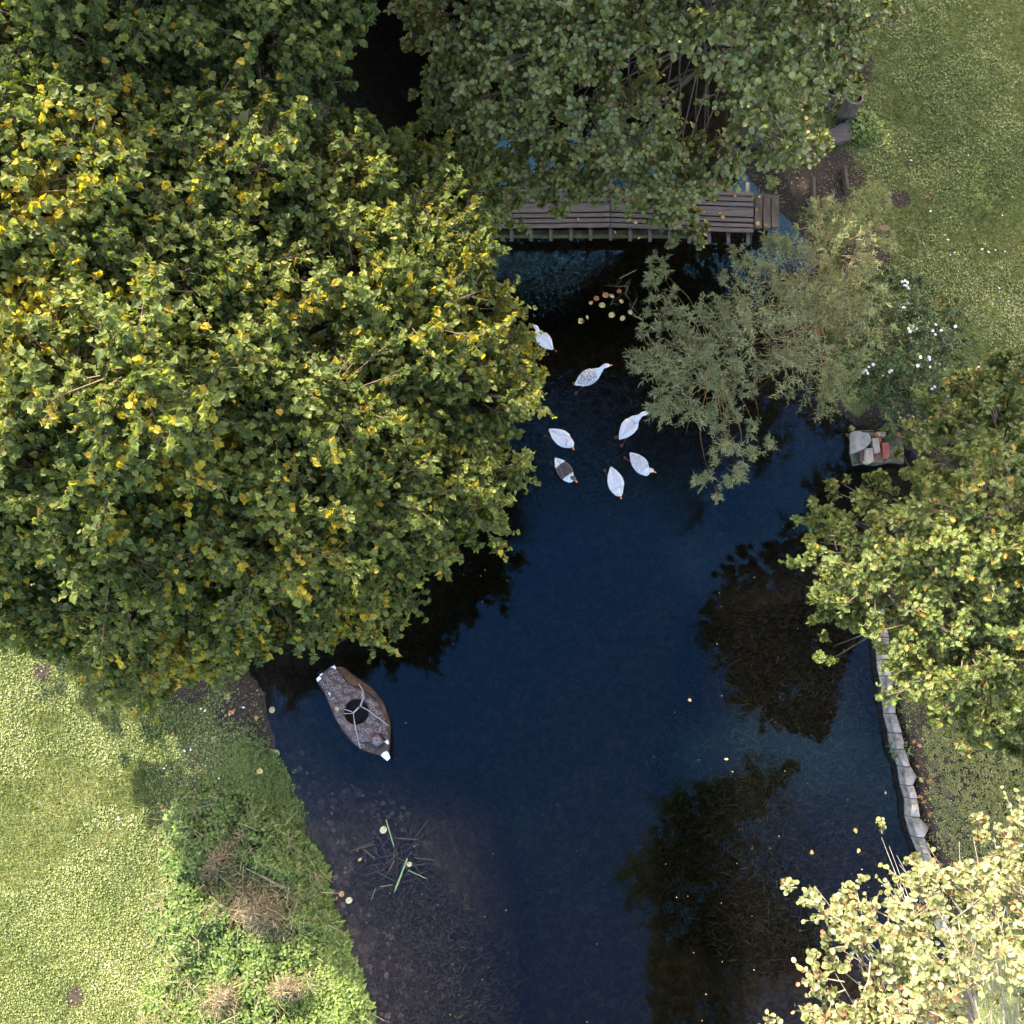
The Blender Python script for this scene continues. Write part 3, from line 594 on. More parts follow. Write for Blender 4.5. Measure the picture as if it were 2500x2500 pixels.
# rose bush with white flowers
m_white = simple_mat('white petals', [(.3, (.5, .48, .46)), (.7, (.7, .68, .66))], 30, .6, 0)
RP = [(2085, 720), (2140, 640), (2220, 640), (2300, 690), (2370, 760), (2400, 850), (2370, 930), (2310, 980), (2260, 1010), (2180, 1020), (2100, 1000), (2050, 900)]
C, rm = lobes_from(RP, [(2200, 850, 1.7), (2100, 760, 1.3), (2350, 800, .9), (2200, 980, 1.1), (2250, 680, .8)], 30, 70, 30)
def tint_rose(P, tw, r): return np.where(tw > .88, .75 + .25 * r, .7 * r)
rose = tree('rose_bush', 'dark green shrub with clusters of small white flowers, between willow and oak', 'bush', (6.7, 6.2), C, rm, .045, (M['leaf_rose'], M['twig'], M['bark']), T_OVAL, per=8, cover=.75, tint=tint_rose, trunk_r=.04, seed=31, droop=.05, up=.9, ragged=.5, twr=.003, limb_r=.006)
FLO = [(2202, 688), (2209, 686), (2215, 690), (2213, 698), (2218, 704), (2208, 697), (2196, 746), (2206, 753), (2216, 741), (2228, 798), (2218, 803), (2263, 799), (2277, 808), (2284, 793), (2298, 807), (2283, 817), (2247, 872), (2240, 893), (2269, 878), (2268, 873), (2270, 896), (2293, 891), (2114, 905), (2121, 896), (2108, 908), (2118, 912), (2176, 904), (2171, 908), (2155, 915), (2132, 890), (2275, 950), (2281, 945), (2389, 897), (2393, 912), (2383, 914), (2393, 922), (2402, 922), (2332, 797), (2237, 802), (2222, 810)]
rb = Vector(rose.location)
for i, (a_, b_) in enumerate(FLO):
    hz = float(idw(np.array([float(a_)]), np.array([float(b_)]), [(2200, 850, 1.85), (2100, 760, 1.5), (2390, 900, .9), (2200, 980, 1.3), (2250, 680, 1.0)])[0]) + .06
    k = MB(); n_ = 8; r = .027 + .008 * ((i * 7) % 5) / 5
    ring = [(r * math.cos(6.283 * j / 16) * (1 if j % 2 else .72), r * math.sin(6.283 * j / 16) * (1 if j % 2 else .72), .004 + .006 * (j % 2)) for j in range(16)]
    inner = [(r * .35 * math.cos(6.283 * j / 16), r * .35 * math.sin(6.283 * j / 16), .012) for j in range(16)]
    k.add(ring + inner + [(0, 0, .008), (0, 0, -.012)], [(j, (j + 1) % 16, 16 + (j + 1) % 16, 16 + j) for j in range(16)] + [(16 + j, 16 + (j + 1) % 16, 32) for j in range(16)] + [((j + 1) % 16, j, 33) for j in range(16)])
    f = k.build('flower', m_white, rose); p_ = V(a_, b_, hz) - rb; f.location = p_; f.rotation_euler = (random.Random(i).uniform(-.4, .4), random.Random(i + 9).uniform(-.4, .4), i)

def rosette(name, label, cat, px, py, z, r, n, size, seed, mat, T, tmin=0, tmax=1, up=.5, group=None):
    rg = np.random.default_rng(seed); c = U(px, py, z)
    a = rg.uniform(0, 6.28, n); R = r * np.sqrt(rg.uniform(0, 1, n)); g0 = gz(c[0], c[1])
    P = np.stack([R * np.cos(a), R * np.sin(a), (z - g0) * (1 - .5 * R / r) * rg.uniform(.5, 1, n)], -1)
    d = np.stack([np.cos(a) + rg.normal(0, .5, n), np.sin(a) + rg.normal(0, .5, n), rg.uniform(-.2, .5, n)], -1)
    root = empty(name, (c[0], c[1], g0)); tag(root, label, cat, group)
    make_leaves('leaves', P, d, np.array([0, 0, 1.]) + rg.normal(0, .3, (n, 3)), size * rg.uniform(.6, 1.2, n), T, rg.uniform(tmin, tmax, n), mat, root)
    q = P[::5]; v, f, zz = tubes_np(np.zeros_like(q) + q * np.array([.3, .3, 0]), q, np.full(len(q), .005), np.full(len(q), .003))
    link('stems', fast_mesh('stems', v, f, zz), M['twig'], root); return root
rosette('dark_leaved_plant', 'plant with dusky blue grey strap leaves below the white flowers', 'plant', 2290, 955, .9, .26, 260, .11, 80, M['leaf_dark'], T_WILLOW)
rosette('dark_leaved_plant', 'smaller dusky blue grey plant at the right flank of the flowering bush', 'plant', 2325, 832, .5, .14, 110, .08, 81, M['leaf_dark'], T_WILLOW)
rosette('yellow_plant', 'low plant with yellow leaves on the lawn edge above the flowering bush', 'plant', 2298, 738, .3, .12, 120, .035, 82, M['leaf_oak'], T_OVAL, .75, .9)
rosette('nettle_plant', 'bright green nettle clump between the leaning log and the dark plank', 'plant', 2115, 300, .5, .30, 420, .085, 83, M['leaf_nettle'], T_NETTLE, .1, .6)
rosette('fern_plant', 'green leafy weed growing from the top of the stone retaining wall', 'plant', 2215, 1830, .45, .17, 220, .055, 84, M['leaf_rose'], T_OVAL, .3, .9)
rosette('nettle_plant', 'small leafy weed on the wet stone platform above the bricks', 'plant', 2180, 1045, .4, .10, 60, .07, 85, M['leaf_nettle'], T_ROUND, 0, .3)
rosette('nettle_plant', 'low weed in front of the log stump on the left', 'plant', 2050, 250, .4, .22, 160, .06, 86, M['leaf_rose'], T_NETTLE, .2, .9)

# ------------------------------------------------------------------ wooden footbridge
m_wood = simple_mat('weathered boards', [(.25, (.022, .016, .012)), (.5, (.070, .058, .050)), (.8, (.135, .115, .102))], 5, .85, .8, stretch=(.35, 6, 6), detail=8)
m_wood2 = simple_mat('mossy end boards', [(.25, (.02, .016, .011)), (.5, (.055, .045, .032)), (.8, (.10, .085, .06))], 6, .9, .8, detail=8)
m_moss = simple_mat('mossy beam', [(.25, (.018, .016, .008)), (.55, (.055, .052, .020)), (.8, (.12, .10, .05))], 7, .9, .8, detail=8)
BZ = .45
bridge = empty('footbridge', V(1500, 515, 0)); tag(bridge, 'low wooden footbridge of long weathered grey planks half hidden under leaves', 'footbridge')
bo = Vector(bridge.location)
def plank(a_, b_, w_, z=BZ, th=.035, name='plank', mat=m_wood, seed=0):
    A = V(*a_, z) - bo; Bp = V(*b_, z) - bo; d = Bp - A; L = d.length; c = (A + Bp) / 2
    rg = random.Random(seed); k = MB(); k.box((0, 0, 0), (L, w_, th), 0, 0, bev=.004)
    o = k.build(name, mat, bridge); o.location = c + Vector((0, 0, rg.uniform(-.004, .004))); o.rotation_euler = (0, 0, math.atan2(d.y, d.x)); return o
# rows: (offset of the centre line in px below the top edge, width px)
rows = [(5, 9), (18, 10), (31, 9), (50, 22), (69, 9), (82, 9), (94, 9)]
for i, (yc, wp) in enumerate(rows):
    plank((1000, 462 + yc), (1488, 456 + yc * 1.0), wp / 139 * 1.06, seed=i)
    plank((1491, 456 + yc), (1839, 470 + yc), wp / 139 * 1.06, seed=i + 20)
for i, (x, y0, y1) in enumerate([(1852, 476, 558), (1871, 477, 559), (1891, 482, 557)]):
    plank((x, y0), (x - (2 if i == 0 else -1), y1), .125, z=BZ - .01, th=.07, name='end_board', mat=m_wood2, seed=i + 50)
for i, x in enumerate([1055, 1102, 1150, 1202, 1248, 1296, 1344, 1393, 1441, 1490, 1538, 1586, 1634, 1682, 1730, 1777, 1825]):
    yb = 560 - 6 * (x - 1000) / 490 if x < 1490 else 554 + 14 * (x - 1490) / 348
    plank((x, yb - 120), (x + 1, yb + 31), .062, z=BZ - .075, th=.07, name='crossbeam', mat=m_wood, seed=i + 70)
plank((1000, 572), (1700, 572), .09, z=BZ - .19, th=.14, name='beam', mat=m_moss, seed=99)
plank((1000, 480), (1900, 486), .09, z=BZ - .19, th=.14, name='beam', mat=m_moss, seed=98)

# ------------------------------------------------------------------ the painted boat
m_boat = simple_mat('painted brown boat deck', [(.3, (.028, .016, .012)), (.5, (.075, .048, .040)), (.72, (.145, .105, .095))], 6, .55, .35, detail=8, bdist=.004)
m_hull = simple_mat('rusty brown hull', [(.3, (.012, .008, .006)), (.5, (.050, .028, .018)), (.7, (.105, .062, .034))], 7, .7, .6, detail=8, bdist=.006)
m_swirl = simple_mat('pale painted curls', [(.3, (.17, .155, .145)), (.7, (.30, .28, .27))], 40, .7, 0)
m_rope = simple_mat('pale rope', [(.3, (.22, .19, .16)), (.7, (.42, .37, .32))], 60, .9, .5)
m_wht = simple_mat('white patch', [(.3, (.55, .58, .60)), (.75, (.80, .82, .84))], 18, .7, .4, detail=7)
m_drk = simple_mat('dark hold', [(.3, (.010, .007, .006)), (.7, (.030, .020, .016))], 8, .6, .2)
def zb(x, y): return (740 + x / 6.9, 1600 + y / 6.9)
DZ = .30
deck_px = [(230, 400), (340, 290), (480, 185), (560, 190), (640, 330), (770, 500), (950, 560), (1130, 650), (1240, 760), (1310, 880), (1370, 1020), (1420, 1180), (1440, 1320), (1440, 1500), (1445, 1640), (1455, 1700), (1415, 1765), (1310, 1690), (1150, 1645), (1000, 1590), (910, 1530), (840, 1470), (740, 1360), (650, 1240), (570, 1110), (510, 1000), (450, 860), (400, 720), (330, 580), (260, 470)]
boat_c = V(*zb(880, 960), 0); boat = empty('boat', boat_c); tag(boat, 'small brown covered boat painted with pale curls, round open hatch in its deck', 'boat')
def L3(x, y, z): return V(*zb(x, y), z) - boat_c
def crown_z(p):  # slight camber
    return DZ
dk = [L3(x, y, DZ) for x, y in deck_px]
hc = L3(900, 950, DZ); HR = .205
k = MB()
NA = 96; outer = []
def ray_hit(an):
    dx, dy = math.cos(an), math.sin(an); best = 1e9
    for i in range(len(dk)):
        a_, b_ = dk[i], dk[(i + 1) % len(dk)]; ex, ey = b_.x - a_.x, b_.y - a_.y; det = dx * (-ey) + ex * dy
        if abs(det) < 1e-9: continue
        t_ = ((a_.x - hc.x) * (-ey) + ex * (a_.y - hc.y)) / det; s_ = (dx * (a_.y - hc.y) - dy * (a_.x - hc.x)) / det
        if t_ > 0 and -1e-6 <= s_ <= 1 + 1e-6: best = min(best, t_)
    return best
R_ = 9; vv = []
hit = [ray_hit(6.28318 * i / NA) for i in range(NA)]
for r in range(R_ + 1):
    for i in range(NA):
        an = 6.28318 * i / NA; rad = HR + (hit[i] - HR) * r / R_
        camb = .035 * (1 - (r / R_) ** 2) + .004 * math.sin(9 * an + r)
        vv.append((hc.x + rad * math.cos(an), hc.y + rad * math.sin(an), DZ + camb - .0))
ff = [(r * NA + i, r * NA + (i + 1) % NA, (r + 1) * NA + (i + 1) % NA, (r + 1) * NA + i) for r in range(R_) for i in range(NA)]
ff = [f[::-1] for f in ff]
k.add(vv, ff, 0, True)
def deck_z(x, y):
    an = math.atan2(y - hc.y, x - hc.x); rad = math.hypot(x - hc.x, y - hc.y); h_ = ray_hit(an)
    q = min(1, max(0, (rad - HR) / (h_ - HR))); return DZ + .035 * (1 - q * q), q, rad
rgs = random.Random(3); placed = []
def curl(cx, cy, r, a0, turns, flip, w_=.0055):
    n_ = 16; inn = []; out_ = []
    for i in range(n_ + 1):
        q = i / n_; an = a0 + flip * turns * 6.283 * q; rr = r * (1 - .72 * q); ww = w_ * (1 - .5 * q)
        for lst, o_ in ((inn, -ww), (out_, ww)):
            x, y = cx + (rr + o_) * math.cos(an), cy + (rr + o_) * math.sin(an); lst.append((x, y, deck_z(x, y)[0] + .004))
    k.add(inn + out_, [(i, i + 1, n_ + 1 + i + 1, n_ + 1 + i) for i in range(n_)], 1)
def dash(cx, cy, L, a0, bend, w_=.005):
    n_ = 5; A_ = []; B_ = []
    for i in range(n_ + 1):
        q = i / n_ - .5; x = cx + L * q * math.cos(a0) - bend * q * q * math.sin(a0); y = cy + L * q * math.sin(a0) + bend * q * q * math.cos(a0)
        A_.append((x - w_ * math.sin(a0), y + w_ * math.cos(a0), deck_z(x, y)[0] + .004)); B_.append((x + w_ * math.sin(a0), y - w_ * math.cos(a0), deck_z(x, y)[0] + .004))
    k.add(A_ + B_, [(i, i + 1, n_ + 2 + i, n_ + 1 + i) for i in range(n_)], 1)
for _ in range(2600):
    x = rgs.uniform(-.75, .75); y = rgs.uniform(-.95, .95); z_, q, rad = deck_z(x, y); r = rgs.uniform(.034, .050)
    if rad < HR + r or q > .90 or rad > ray_hit(math.atan2(y - hc.y, x - hc.x)) - r * .9: continue
    if any(math.hypot(x - a_, y - b_) < (r + c_) * .98 for a_, b_, c_ in placed): continue
    if (Vector((x, y)) - L3(1240, 1440, DZ).to_2d()).length < .17 or y < L3(900, 1560, 0).y: continue
    placed.append((x, y, r)); curl(x, y, r, rgs.uniform(0, 6.28), rgs.uniform(.9, 1.35), rgs.choice((-1, 1)), .0048)
    dash(x + r * 1.1, y - r * .3, r * 1.1, rgs.uniform(0, 3), r * .6, .0045)
k.build('deck', [m_boat, m_swirl], boat)
# hull: gunwale strip and side, bulging over the waterline
base_px = [(235, 440), (330, 330), (490, 200), (680, 190), (820, 310), (950, 400), (1070, 490), (1185, 575), (1290, 700), (1345, 780), (1410, 930), (1455, 1060), (1478, 1200), (1472, 1350), (1465, 1500), (1445, 1640), (1440, 1690), (1395, 1730), (1310, 1680), (1150, 1640), (1000, 1580), (910, 1520), (840, 1460), (740, 1350), (650, 1230), (570, 1105), (510, 1000), (450, 860), (400, 720), (330, 600), (260, 490)]
base = [L3(x, y, .06) for x, y in base_px]
def resample(P, n_):
    P = P + [P[0]]; cum = [0]
    for i in range(len(P) - 1): cum.append(cum[-1] + (P[i + 1] - P[i]).length)
    out_ = []
    for j in range(n_):
        s_ = cum[-1] * j / n_; i = max(i for i in range(len(P) - 1) if cum[i] <= s_); out_.append(P[i].lerp(P[i + 1], (s_ - cum[i]) / (cum[i + 1] - cum[i] + 1e-9)))
    return out_
rd = resample(dk, 100); rbp = resample(base, 100)
k = MB(); rg_ = random.Random(5); rings = []
for q, dz, ex in ((0, .001, 0), (0, .018, .006), (.25, 0, .004), (.6, 0, .0), (1, 0, 0), (1.0, -.16, -.05)):
    ring = []
    for j in range(100):
        p_ = rd[j].lerp(rbp[j], q); o_ = Vector((p_.x - hc.x, p_.y - hc.y, 0)).normalized() * (ex + rg_.uniform(-.004, .004) * (0 < q < 1 or ex > 0))
        ring.append((p_.x + o_.x, p_.y + o_.y, p_.z + dz))
    rings.append(ring)
k.add([p_ for r in rings for p_ in r], [(r * 100 + j, (r + 1) * 100 + j, (r + 1) * 100 + (j + 1) % 100, r * 100 + (j + 1) % 100) for r in range(len(rings) - 1) for j in range(100)], 0, True)
k.add(rings[-1], [tuple(range(99, -1, -1))])
k.build('hull', m_hull, boat)
k = MB(); n_ = 48  # hatch well
ringz = [(HR, DZ + .035), (HR * 1.015, DZ + .03), (HR * 1.0, DZ - .05), (HR * .97, .05)]
vs = [(hc.x + r * math.cos(6.283 * j / n_), hc.y + r * math.sin(6.283 * j / n_), z) for r, z in ringz for j in range(n_)]
k.add(vs, [(r * n_ + (j + 1) % n_, r * n_ + j, (r + 1) * n_ + j, (r + 1) * n_ + (j + 1) % n_)[::-1] for r in range(3) for j in range(n_)], 0, True)
k.add(vs[-n_:], [tuple(range(n_))], 1)
k.build('hatch_well', [m_hull, m_drk], boat)
def rope(pts, r=.0075, name='rope'):
    k = MB(); k.tube([L3(x, y, z) for x, y, z in pts], r, 6); k.build(name, m_rope, boat)
rope([(940, 480, .30), (1010, 600, .335), (1025, 700, .345), (970, 860, .35)]); rope([(985, 600, .34), (1005, 720, .345), (955, 860, .352)], .006)
rope([(970, 860, .35), (1080, 915, .352), (1150, 970, .345), (1290, 1070, .34), (1440, 1190, .315)])
rope([(940, 875, .352), (850, 965, .352)], .013); rope([(850, 965, .352), (770, 930, .35), (695, 912, .345)], .007); rope([(848, 975, .352), (780, 980, .345), (690, 980, .342)], .006)
rope([(845, 970, .352), (862, 1100, .35), (900, 1300, .345), (935, 1450, .335), (965, 1575, .315)])
def slab(name, pts, z, th, mat, inset=.02):
    k = MB(); P = [L3(x, y, z) for x, y in pts]; P = [(p_.x, p_.y) for p_ in P]
    ar = sum(P[i][0] * P[(i + 1) % len(P)][1] - P[(i + 1) % len(P)][0] * P[i][1] for i in range(len(P)))
    if ar < 0: P = P[::-1]
    k.prism(P, z - th, z, inset=inset); return k.build(name, mat, boat)
slab('corner_patch', [(1310, 1690), (1340, 1640), (1405, 1608), (1435, 1640), (1455, 1700), (1462, 1730), (1415, 1778), (1360, 1735)], DZ + .030, .05, m_wht)
slab('corner_patch', [(462, 200), (525, 170), (558, 215), (535, 235), (500, 205)], DZ + .030, .05, m_wht)
slab('corner_patch', [(222, 395), (270, 345), (305, 395), (240, 445)], DZ + .030, .05, m_wht)
slab('corner_patch', [(275, 320), (330, 300), (318, 325), (290, 345)], DZ + .030, .04, m_wht)
slab('corner_patch', [(1365, 1455), (1420, 1420), (1445, 1470), (1430, 1505)], DZ + .034, .05, m_wht)
slab('corner_patch', [(425, 625), (440, 620), (465, 660), (445, 672)], DZ + .040, .02, m_wht)
slab('cavity_shade', [(1120, 1420), (1190, 1330), (1330, 1310), (1400, 1440), (1340, 1560), (1230, 1590), (1150, 1530)], DZ + .022, .02, m_drk)  # flat dark slab standing in for the shaded cavity around the deck box
bx = slab('deck_box', [(1130, 1410), (1250, 1320), (1350, 1465), (1230, 1555)], DZ + .13, .12, m_boat)
k = MB(); P4 = [L3(x, y, DZ + .134) for x, y in ((1130, 1410), (1250, 1320), (1350, 1465), (1230, 1555))]; cc = sum(P4, Vector()) / 4
def flat_curl(c, r, a0, turns, w_):
    n_ = 16; inn = []; out_ = []
    for i in range(n_ + 1):
        q = i / n_; an = a0 + turns * 6.283 * q; rr = r * (1 - .6 * q)
        inn.append((c.x + (rr - w_) * math.cos(an), c.y + (rr - w_) * math.sin(an), c.z)); out_.append((c.x + (rr + w_) * math.cos(an), c.y + (rr + w_) * math.sin(an), c.z))
    k.add(inn + out_, [(i, i + 1, n_ + 1 + i + 1, n_ + 1 + i) for i in range(n_)])
for dx, dy, r, a0, tn in ((0, 0, .055, 0, 1.3), (.035, .03, .03, 2, 1), (-.035, .025, .03, 4, -1), (.02, -.04, .032, 1, 1.1), (-.03, -.03, .028, 5, -1.2), (.045, -.008, .022, 3, .9)):
    flat_curl(cc + Vector((dx, dy, 0)), r, a0, tn, .0042)
k.build('painted_knot', m_swirl, bx)
k = MB()
for (a_, b_) in (((1085, 1600), (1130, 1520)), ((1205, 1650), (1235, 1585)), ((1360, 1355), (1430, 1345)), ((950, 1470), (1120, 1480))):
    k = MB(); k.tube([L3(*a_, DZ + .03), L3(*b_, DZ + .03)], .007, 6); k.build('tie_bar', m_drk, boat)

# ------------------------------------------------------------------ geese
def goose_mat(name, kind):
    m, t, out = newmat(name); tc = N(t, 'ShaderNodeTexCoord').outputs['Object']
    n1 = noise(t, 9, 4, .6, tc, .5); base_ = mixc(t, n1.outputs[0], (.36, .36, .39), (.62, .62, .63))
    sx = N(t, 'ShaderNodeSeparateXYZ'); t.links.new(tc, sx.inputs[0]); X, Y, Zc = sx.outputs
    mp = N(t, 'ShaderNodeMapping'); mp.inputs['Scale'].default_value = (38, 16, 8); t.links.new(tc, mp.inputs[0])
    fe = N(t, 'ShaderNodeTexVoronoi'); fe.inputs['Scale'].default_value = 1.0; t.links.new(mp.outputs[0], fe.inputs['Vector'])
    def back(x0, x1):
        a_ = mth(t, 'MULTIPLY', mth(t, 'GREATER_THAN', mth(t, 'ADD', X, mth(t, 'MULTIPLY', mth(t, 'SUBTRACT', n1.outputs[0], .5), .15)), x0), mth(t, 'LESS_THAN', X, x1))
        return mth(t, 'MULTIPLY', a_, mth(t, 'GREATER_THAN', Zc, .07))
    c = base_
    if kind in ('mottled', 'pale'):
        k_ = ramp(t, mth(t, 'MULTIPLY', fe.outputs['Distance'], n1.outputs[0]), [(.12, (1, 1, 1)), (.42, (0, 0, 0))])
        f = mth(t, 'MULTIPLY', mth(t, 'SUBTRACT', 1.0, k_) if kind == 'mottled' else mth(t, 'MULTIPLY', mth(t, 'SUBTRACT', 1.0, k_), .6), back(-.24, .13))
        c = mixc(t, f, c, (.13, .13, .15))
    if kind == 'dark':
        wv = N(t, 'ShaderNodeTexWave'); wv.inputs['Scale'].default_value = 14; wv.inputs['Distortion'].default_value = 3; t.links.new(tc, wv.inputs['Vector'])
        dk_ = mixc(t, ramp(t, wv.outputs['Fac'], [(.6, (0, 0, 0)), (.9, (1, 1, 1))]), (.012, .010, .010), (.10, .08, .075))
        c = mixc(t, back(-.13, .12), c, dk_)
        hd = mth(t, 'MULTIPLY', mth(t, 'GREATER_THAN', Zc, .33), mth(t, 'GREATER_THAN', X, .15)); c = mixc(t, hd, c, (.06, .055, .055))
    p = N(t, 'ShaderNodeBsdfPrincipled'); p.inputs['Roughness'].default_value = .75; t.links.new(c, p.inputs['Base Color'])
    t.links.new(bump(t, fe.outputs['Distance'], .25, .006), p.inputs['Normal']); t.links.new(p.outputs[0], out.inputs[0]); return m
m_bill = simple_mat('orange bill', [(.3, (.40, .11, .02)), (.7, (.60, .20, .05))], 30, .5, 0)
m_foot = simple_mat('orange feet', [(.3, (.30, .10, .04)), (.7, (.45, .17, .07))], 30, .6, 0)
m_eye = simple_mat('eye', [(.3, (.01, .01, .012)), (.7, (.015, .015, .02))], 30, .3, 0)
GM = {k_: goose_mat('feathers ' + k_, k_) for k_ in ('white', 'mottled', 'pale', 'dark')}
def loft(k, sp, m=0, n_=16):
    """sp: (x,y,z,half width,half height)"""
    P = [Vector(s_[:3]) for s_ in sp]; vs = []
    for i, s_ in enumerate(sp):
        t_ = (P[min(i + 1, len(P) - 1)] - P[max(0, i - 1)]).normalized(); side = Vector((0, 0, 1)).cross(t_)
        side = Vector((0, 1, 0)) if side.length < .25 else side.normalized()
        if side.y < 0 and abs(side.y) > .3: side = -side
        up = t_.cross(side).normalized()
        if up.z < 0 and abs(up.z) > .2: up = -up
        for j in range(n_):
            a_ = 6.28318 * j / n_; vs.append(P[i] + side * math.cos(a_) * s_[3] + up * math.sin(a_) * s_[4])
    fs = [(i * n_ + j, i * n_ + (j + 1) % n_, (i + 1) * n_ + (j + 1) % n_, (i + 1) * n_ + j) for i in range(len(sp) - 1) for j in range(n_)]
    fs.append(tuple(range(n_ - 1, -1, -1))); fs.append(tuple((len(sp) - 1) * n_ + j for j in range(n_)))
    k.add(vs, fs, m, True)
def goose(px, py, hx, hy, kind, label, neck=0.0, hyaw=0.0, L=1.0, feet=(1, 1), low=False):
    """body centre at the pixel, heading along (hx,hy) in the picture, neck/head turned by hyaw"""
    k = MB(); c = V(px, py, .12); q_ = V(px + hx, py + hy, .12); rz = math.atan2(q_.y - c.y, q_.x - c.x)
    body = [(-.30, 0, .145, .012, .006), (-.27, 0, .14, .035, .014), (-.22, 0, .125, .065, .040), (-.16, 0, .105, .100, .075), (-.08, 0, .085, .128, .105), (0, 0, .080, .142, .120), (.08, 0, .082, .138, .118), (.14, 0, .095, .115, .105), (.19, 0, .125, .085, .085)]
    ca, sa = math.cos(hyaw), math.sin(hyaw)
    def nk(r, z, w_, h_): return (.19 + neck * r * .5 + r * ca, r * sa, z, w_, h_)
    if low: hd = [nk(.02, .20, .058, .058), nk(.035, .255, .045, .045), nk(.045, .30, .041, .041), nk(.06, .335, .041, .042), nk(.085, .352, .043, .042), nk(.115, .350, .039, .037), nk(.145, .340, .026, .024), nk(.16, .334, .014, .014)]
    else: hd = [nk(.03, .19, .060, .060), nk(.055, .26, .044, .044), nk(.07, .33, .037, .037), nk(.085, .39, .036, .037), nk(.11, .42, .041, .041), nk(.145, .420, .039, .038), nk(.175, .408, .027, .025), nk(.19, .402, .015, .015)]
    loft(k, body + hd)
    e = hd[-2]; bl = .075; zt = e[2]; dirx, diry = ca, sa
    loft(k, [(e[0] - .01 * dirx, e[1] - .01 * diry, zt, .022, .020), (e[0] + .03 * dirx, e[1] + .03 * diry, zt - .008, .018, .014), (e[0] + .06 * dirx, e[1] + .06 * diry, zt - .016, .012, .008), (e[0] + bl * dirx, e[1] + bl * diry, zt - .020, .006, .004)], 1, 10)
    hcx = hd[-4]
    for s_ in (-1, 1):
        ex = (hcx[0] + .02 * dirx - s_ * .037 * diry, hcx[1] + .02 * diry + s_ * .037 * dirx, hcx[2] + .010)
        k.add([(ex[0] + .007 * math.cos(a_) * dirx, ex[1] + .007 * math.cos(a_) * diry + s_ * .002, ex[2] + .007 * math.sin(a_)) for a_ in [j * .785 for j in range(8)]] + [(ex[0] - s_ * .006 * diry, ex[1] + s_ * .006 * dirx, ex[2])], [(j, (j + 1) % 8, 8) for j in range(8)], 2)
        # folded wing with its flight feathers laid over the rump
        loft(k, [(.13, s_ * .072, .125, .030, .03), (.07, s_ * .088, .145, .056, .048), (-.02, s_ * .084, .160, .064, .048), (-.11, s_ * .066, .165, .054, .036), (-.19, s_ * .042, .166, .036, .020), (-.255, s_ * .020, .164, .016, .007), (-.285, s_ * .012, .163, .005, .003)], 0, 12)
        if feet[(s_ + 1) // 2]:
            fx = -.10 if s_ > 0 else -.16
            k.tube([(fx, s_ * .075, .0), (fx - .05, s_ * .085, -.05), (fx - .10, s_ * .09, -.09)], [.012, .009, .008], 6, 3)
            b_ = Vector((fx - .10, s_ * .09, -.09)); w3 = [(0, 0, 0), (-.065, -.035, -.02), (-.085, 0, -.024), (-.065, .035, -.02)]
            vs = [b_ + Vector(w_) for w_ in w3]; vs2 = [v_ + Vector((0, 0, .006)) for v_ in vs]
            k.add(vs + vs2, [(0, 1, 2), (0, 2, 3), (6, 5, 4), (7, 6, 4), (0, 4, 5, 1), (1, 5, 6, 2), (2, 6, 7, 3), (3, 7, 4, 0)], 3)
    o = k.build('goose', [GM[kind], m_bill, m_eye, m_foot]); o.location = (c.x, c.y, -.015); o.rotation_euler = (0, 0, rz); o.scale = (L, L, L)
    return tag(o, label, 'goose', 'geese swimming on the pond')
goose(1437, 920, 210, -120, 'mottled', 'goose with grey mottled back, nearest the footbridge end of the flock', .2, -.35, .93)
goose(1536, 1042, 150, -190, 'white', 'all white goose facing the willow with its neck stretched up', .2, -.75, .93)
goose(1372, 1069, 245, 165, 'white', 'all white goose close to the yellow edge of the big tree', -.6, -.5, .90, low=True)
goose(1378, 1148, 190, 260, 'dark', 'goose with black barred back patch and dark grey head', -.6, .15, .90, low=True)
goose(1503, 1177, 90, 290, 'white', 'all white goose leading at the bottom of the flock, bill towards the open water', -.6, -.1, .93, low=True)
goose(1563, 1133, 200, 230, 'pale', 'goose with pale grey speckled back beside the leading white one', -.6, .4, .88, low=True)
goose(1328, 828, -170, -190, 'white', 'white goose mostly hidden under the edge of the big tree', -.2, 0, .80, low=True)

# ------------------------------------------------------------------ stones, bricks, retaining wall, logs
m_stone = simple_mat('pale rough stone', [(.25, (.12, .10, .085)), (.5, (.30, .26, .22)), (.8, (.42, .38, .33))], 8, .9, .8, detail=9, bdist=.02)
m_wall = simple_mat('grey granite blocks', [(.3, (.035, .034, .018)), (.45, (.11, .10, .08)), (.6, (.21, .195, .18)), (.8, (.28, .265, .255))], 5, .9, .9, detail=9, bdist=.02)
m_mossy = simple_mat('mossy wet stone', [(.25, (.018, .018, .008)), (.5, (.060, .058, .028)), (.65, (.11, .10, .08)), (.85, (.15, .14, .13))], 6, .9, .9, detail=9, bdist=.02)
m_cream = simple_mat('cream brick', [(.25, (.16, .12, .08)), (.5, (.34, .27, .20)), (.8, (.45, .38, .30))], 14, .9, .7, detail=8)
m_red = simple_mat('red brick', [(.25, (.16, .045, .03)), (.6, (.32, .09, .06)), (.85, (.34, .20, .12))], 10, .9, .7, detail=8)
m_brown = simple_mat('brown brick', [(.25, (.09, .05, .03)), (.6, (.20, .11, .07)), (.85, (.25, .18, .12))], 10, .9, .7, detail=8)
def zs(x, y): return (2000 + x / 6.44, 960 + y / 6.44)
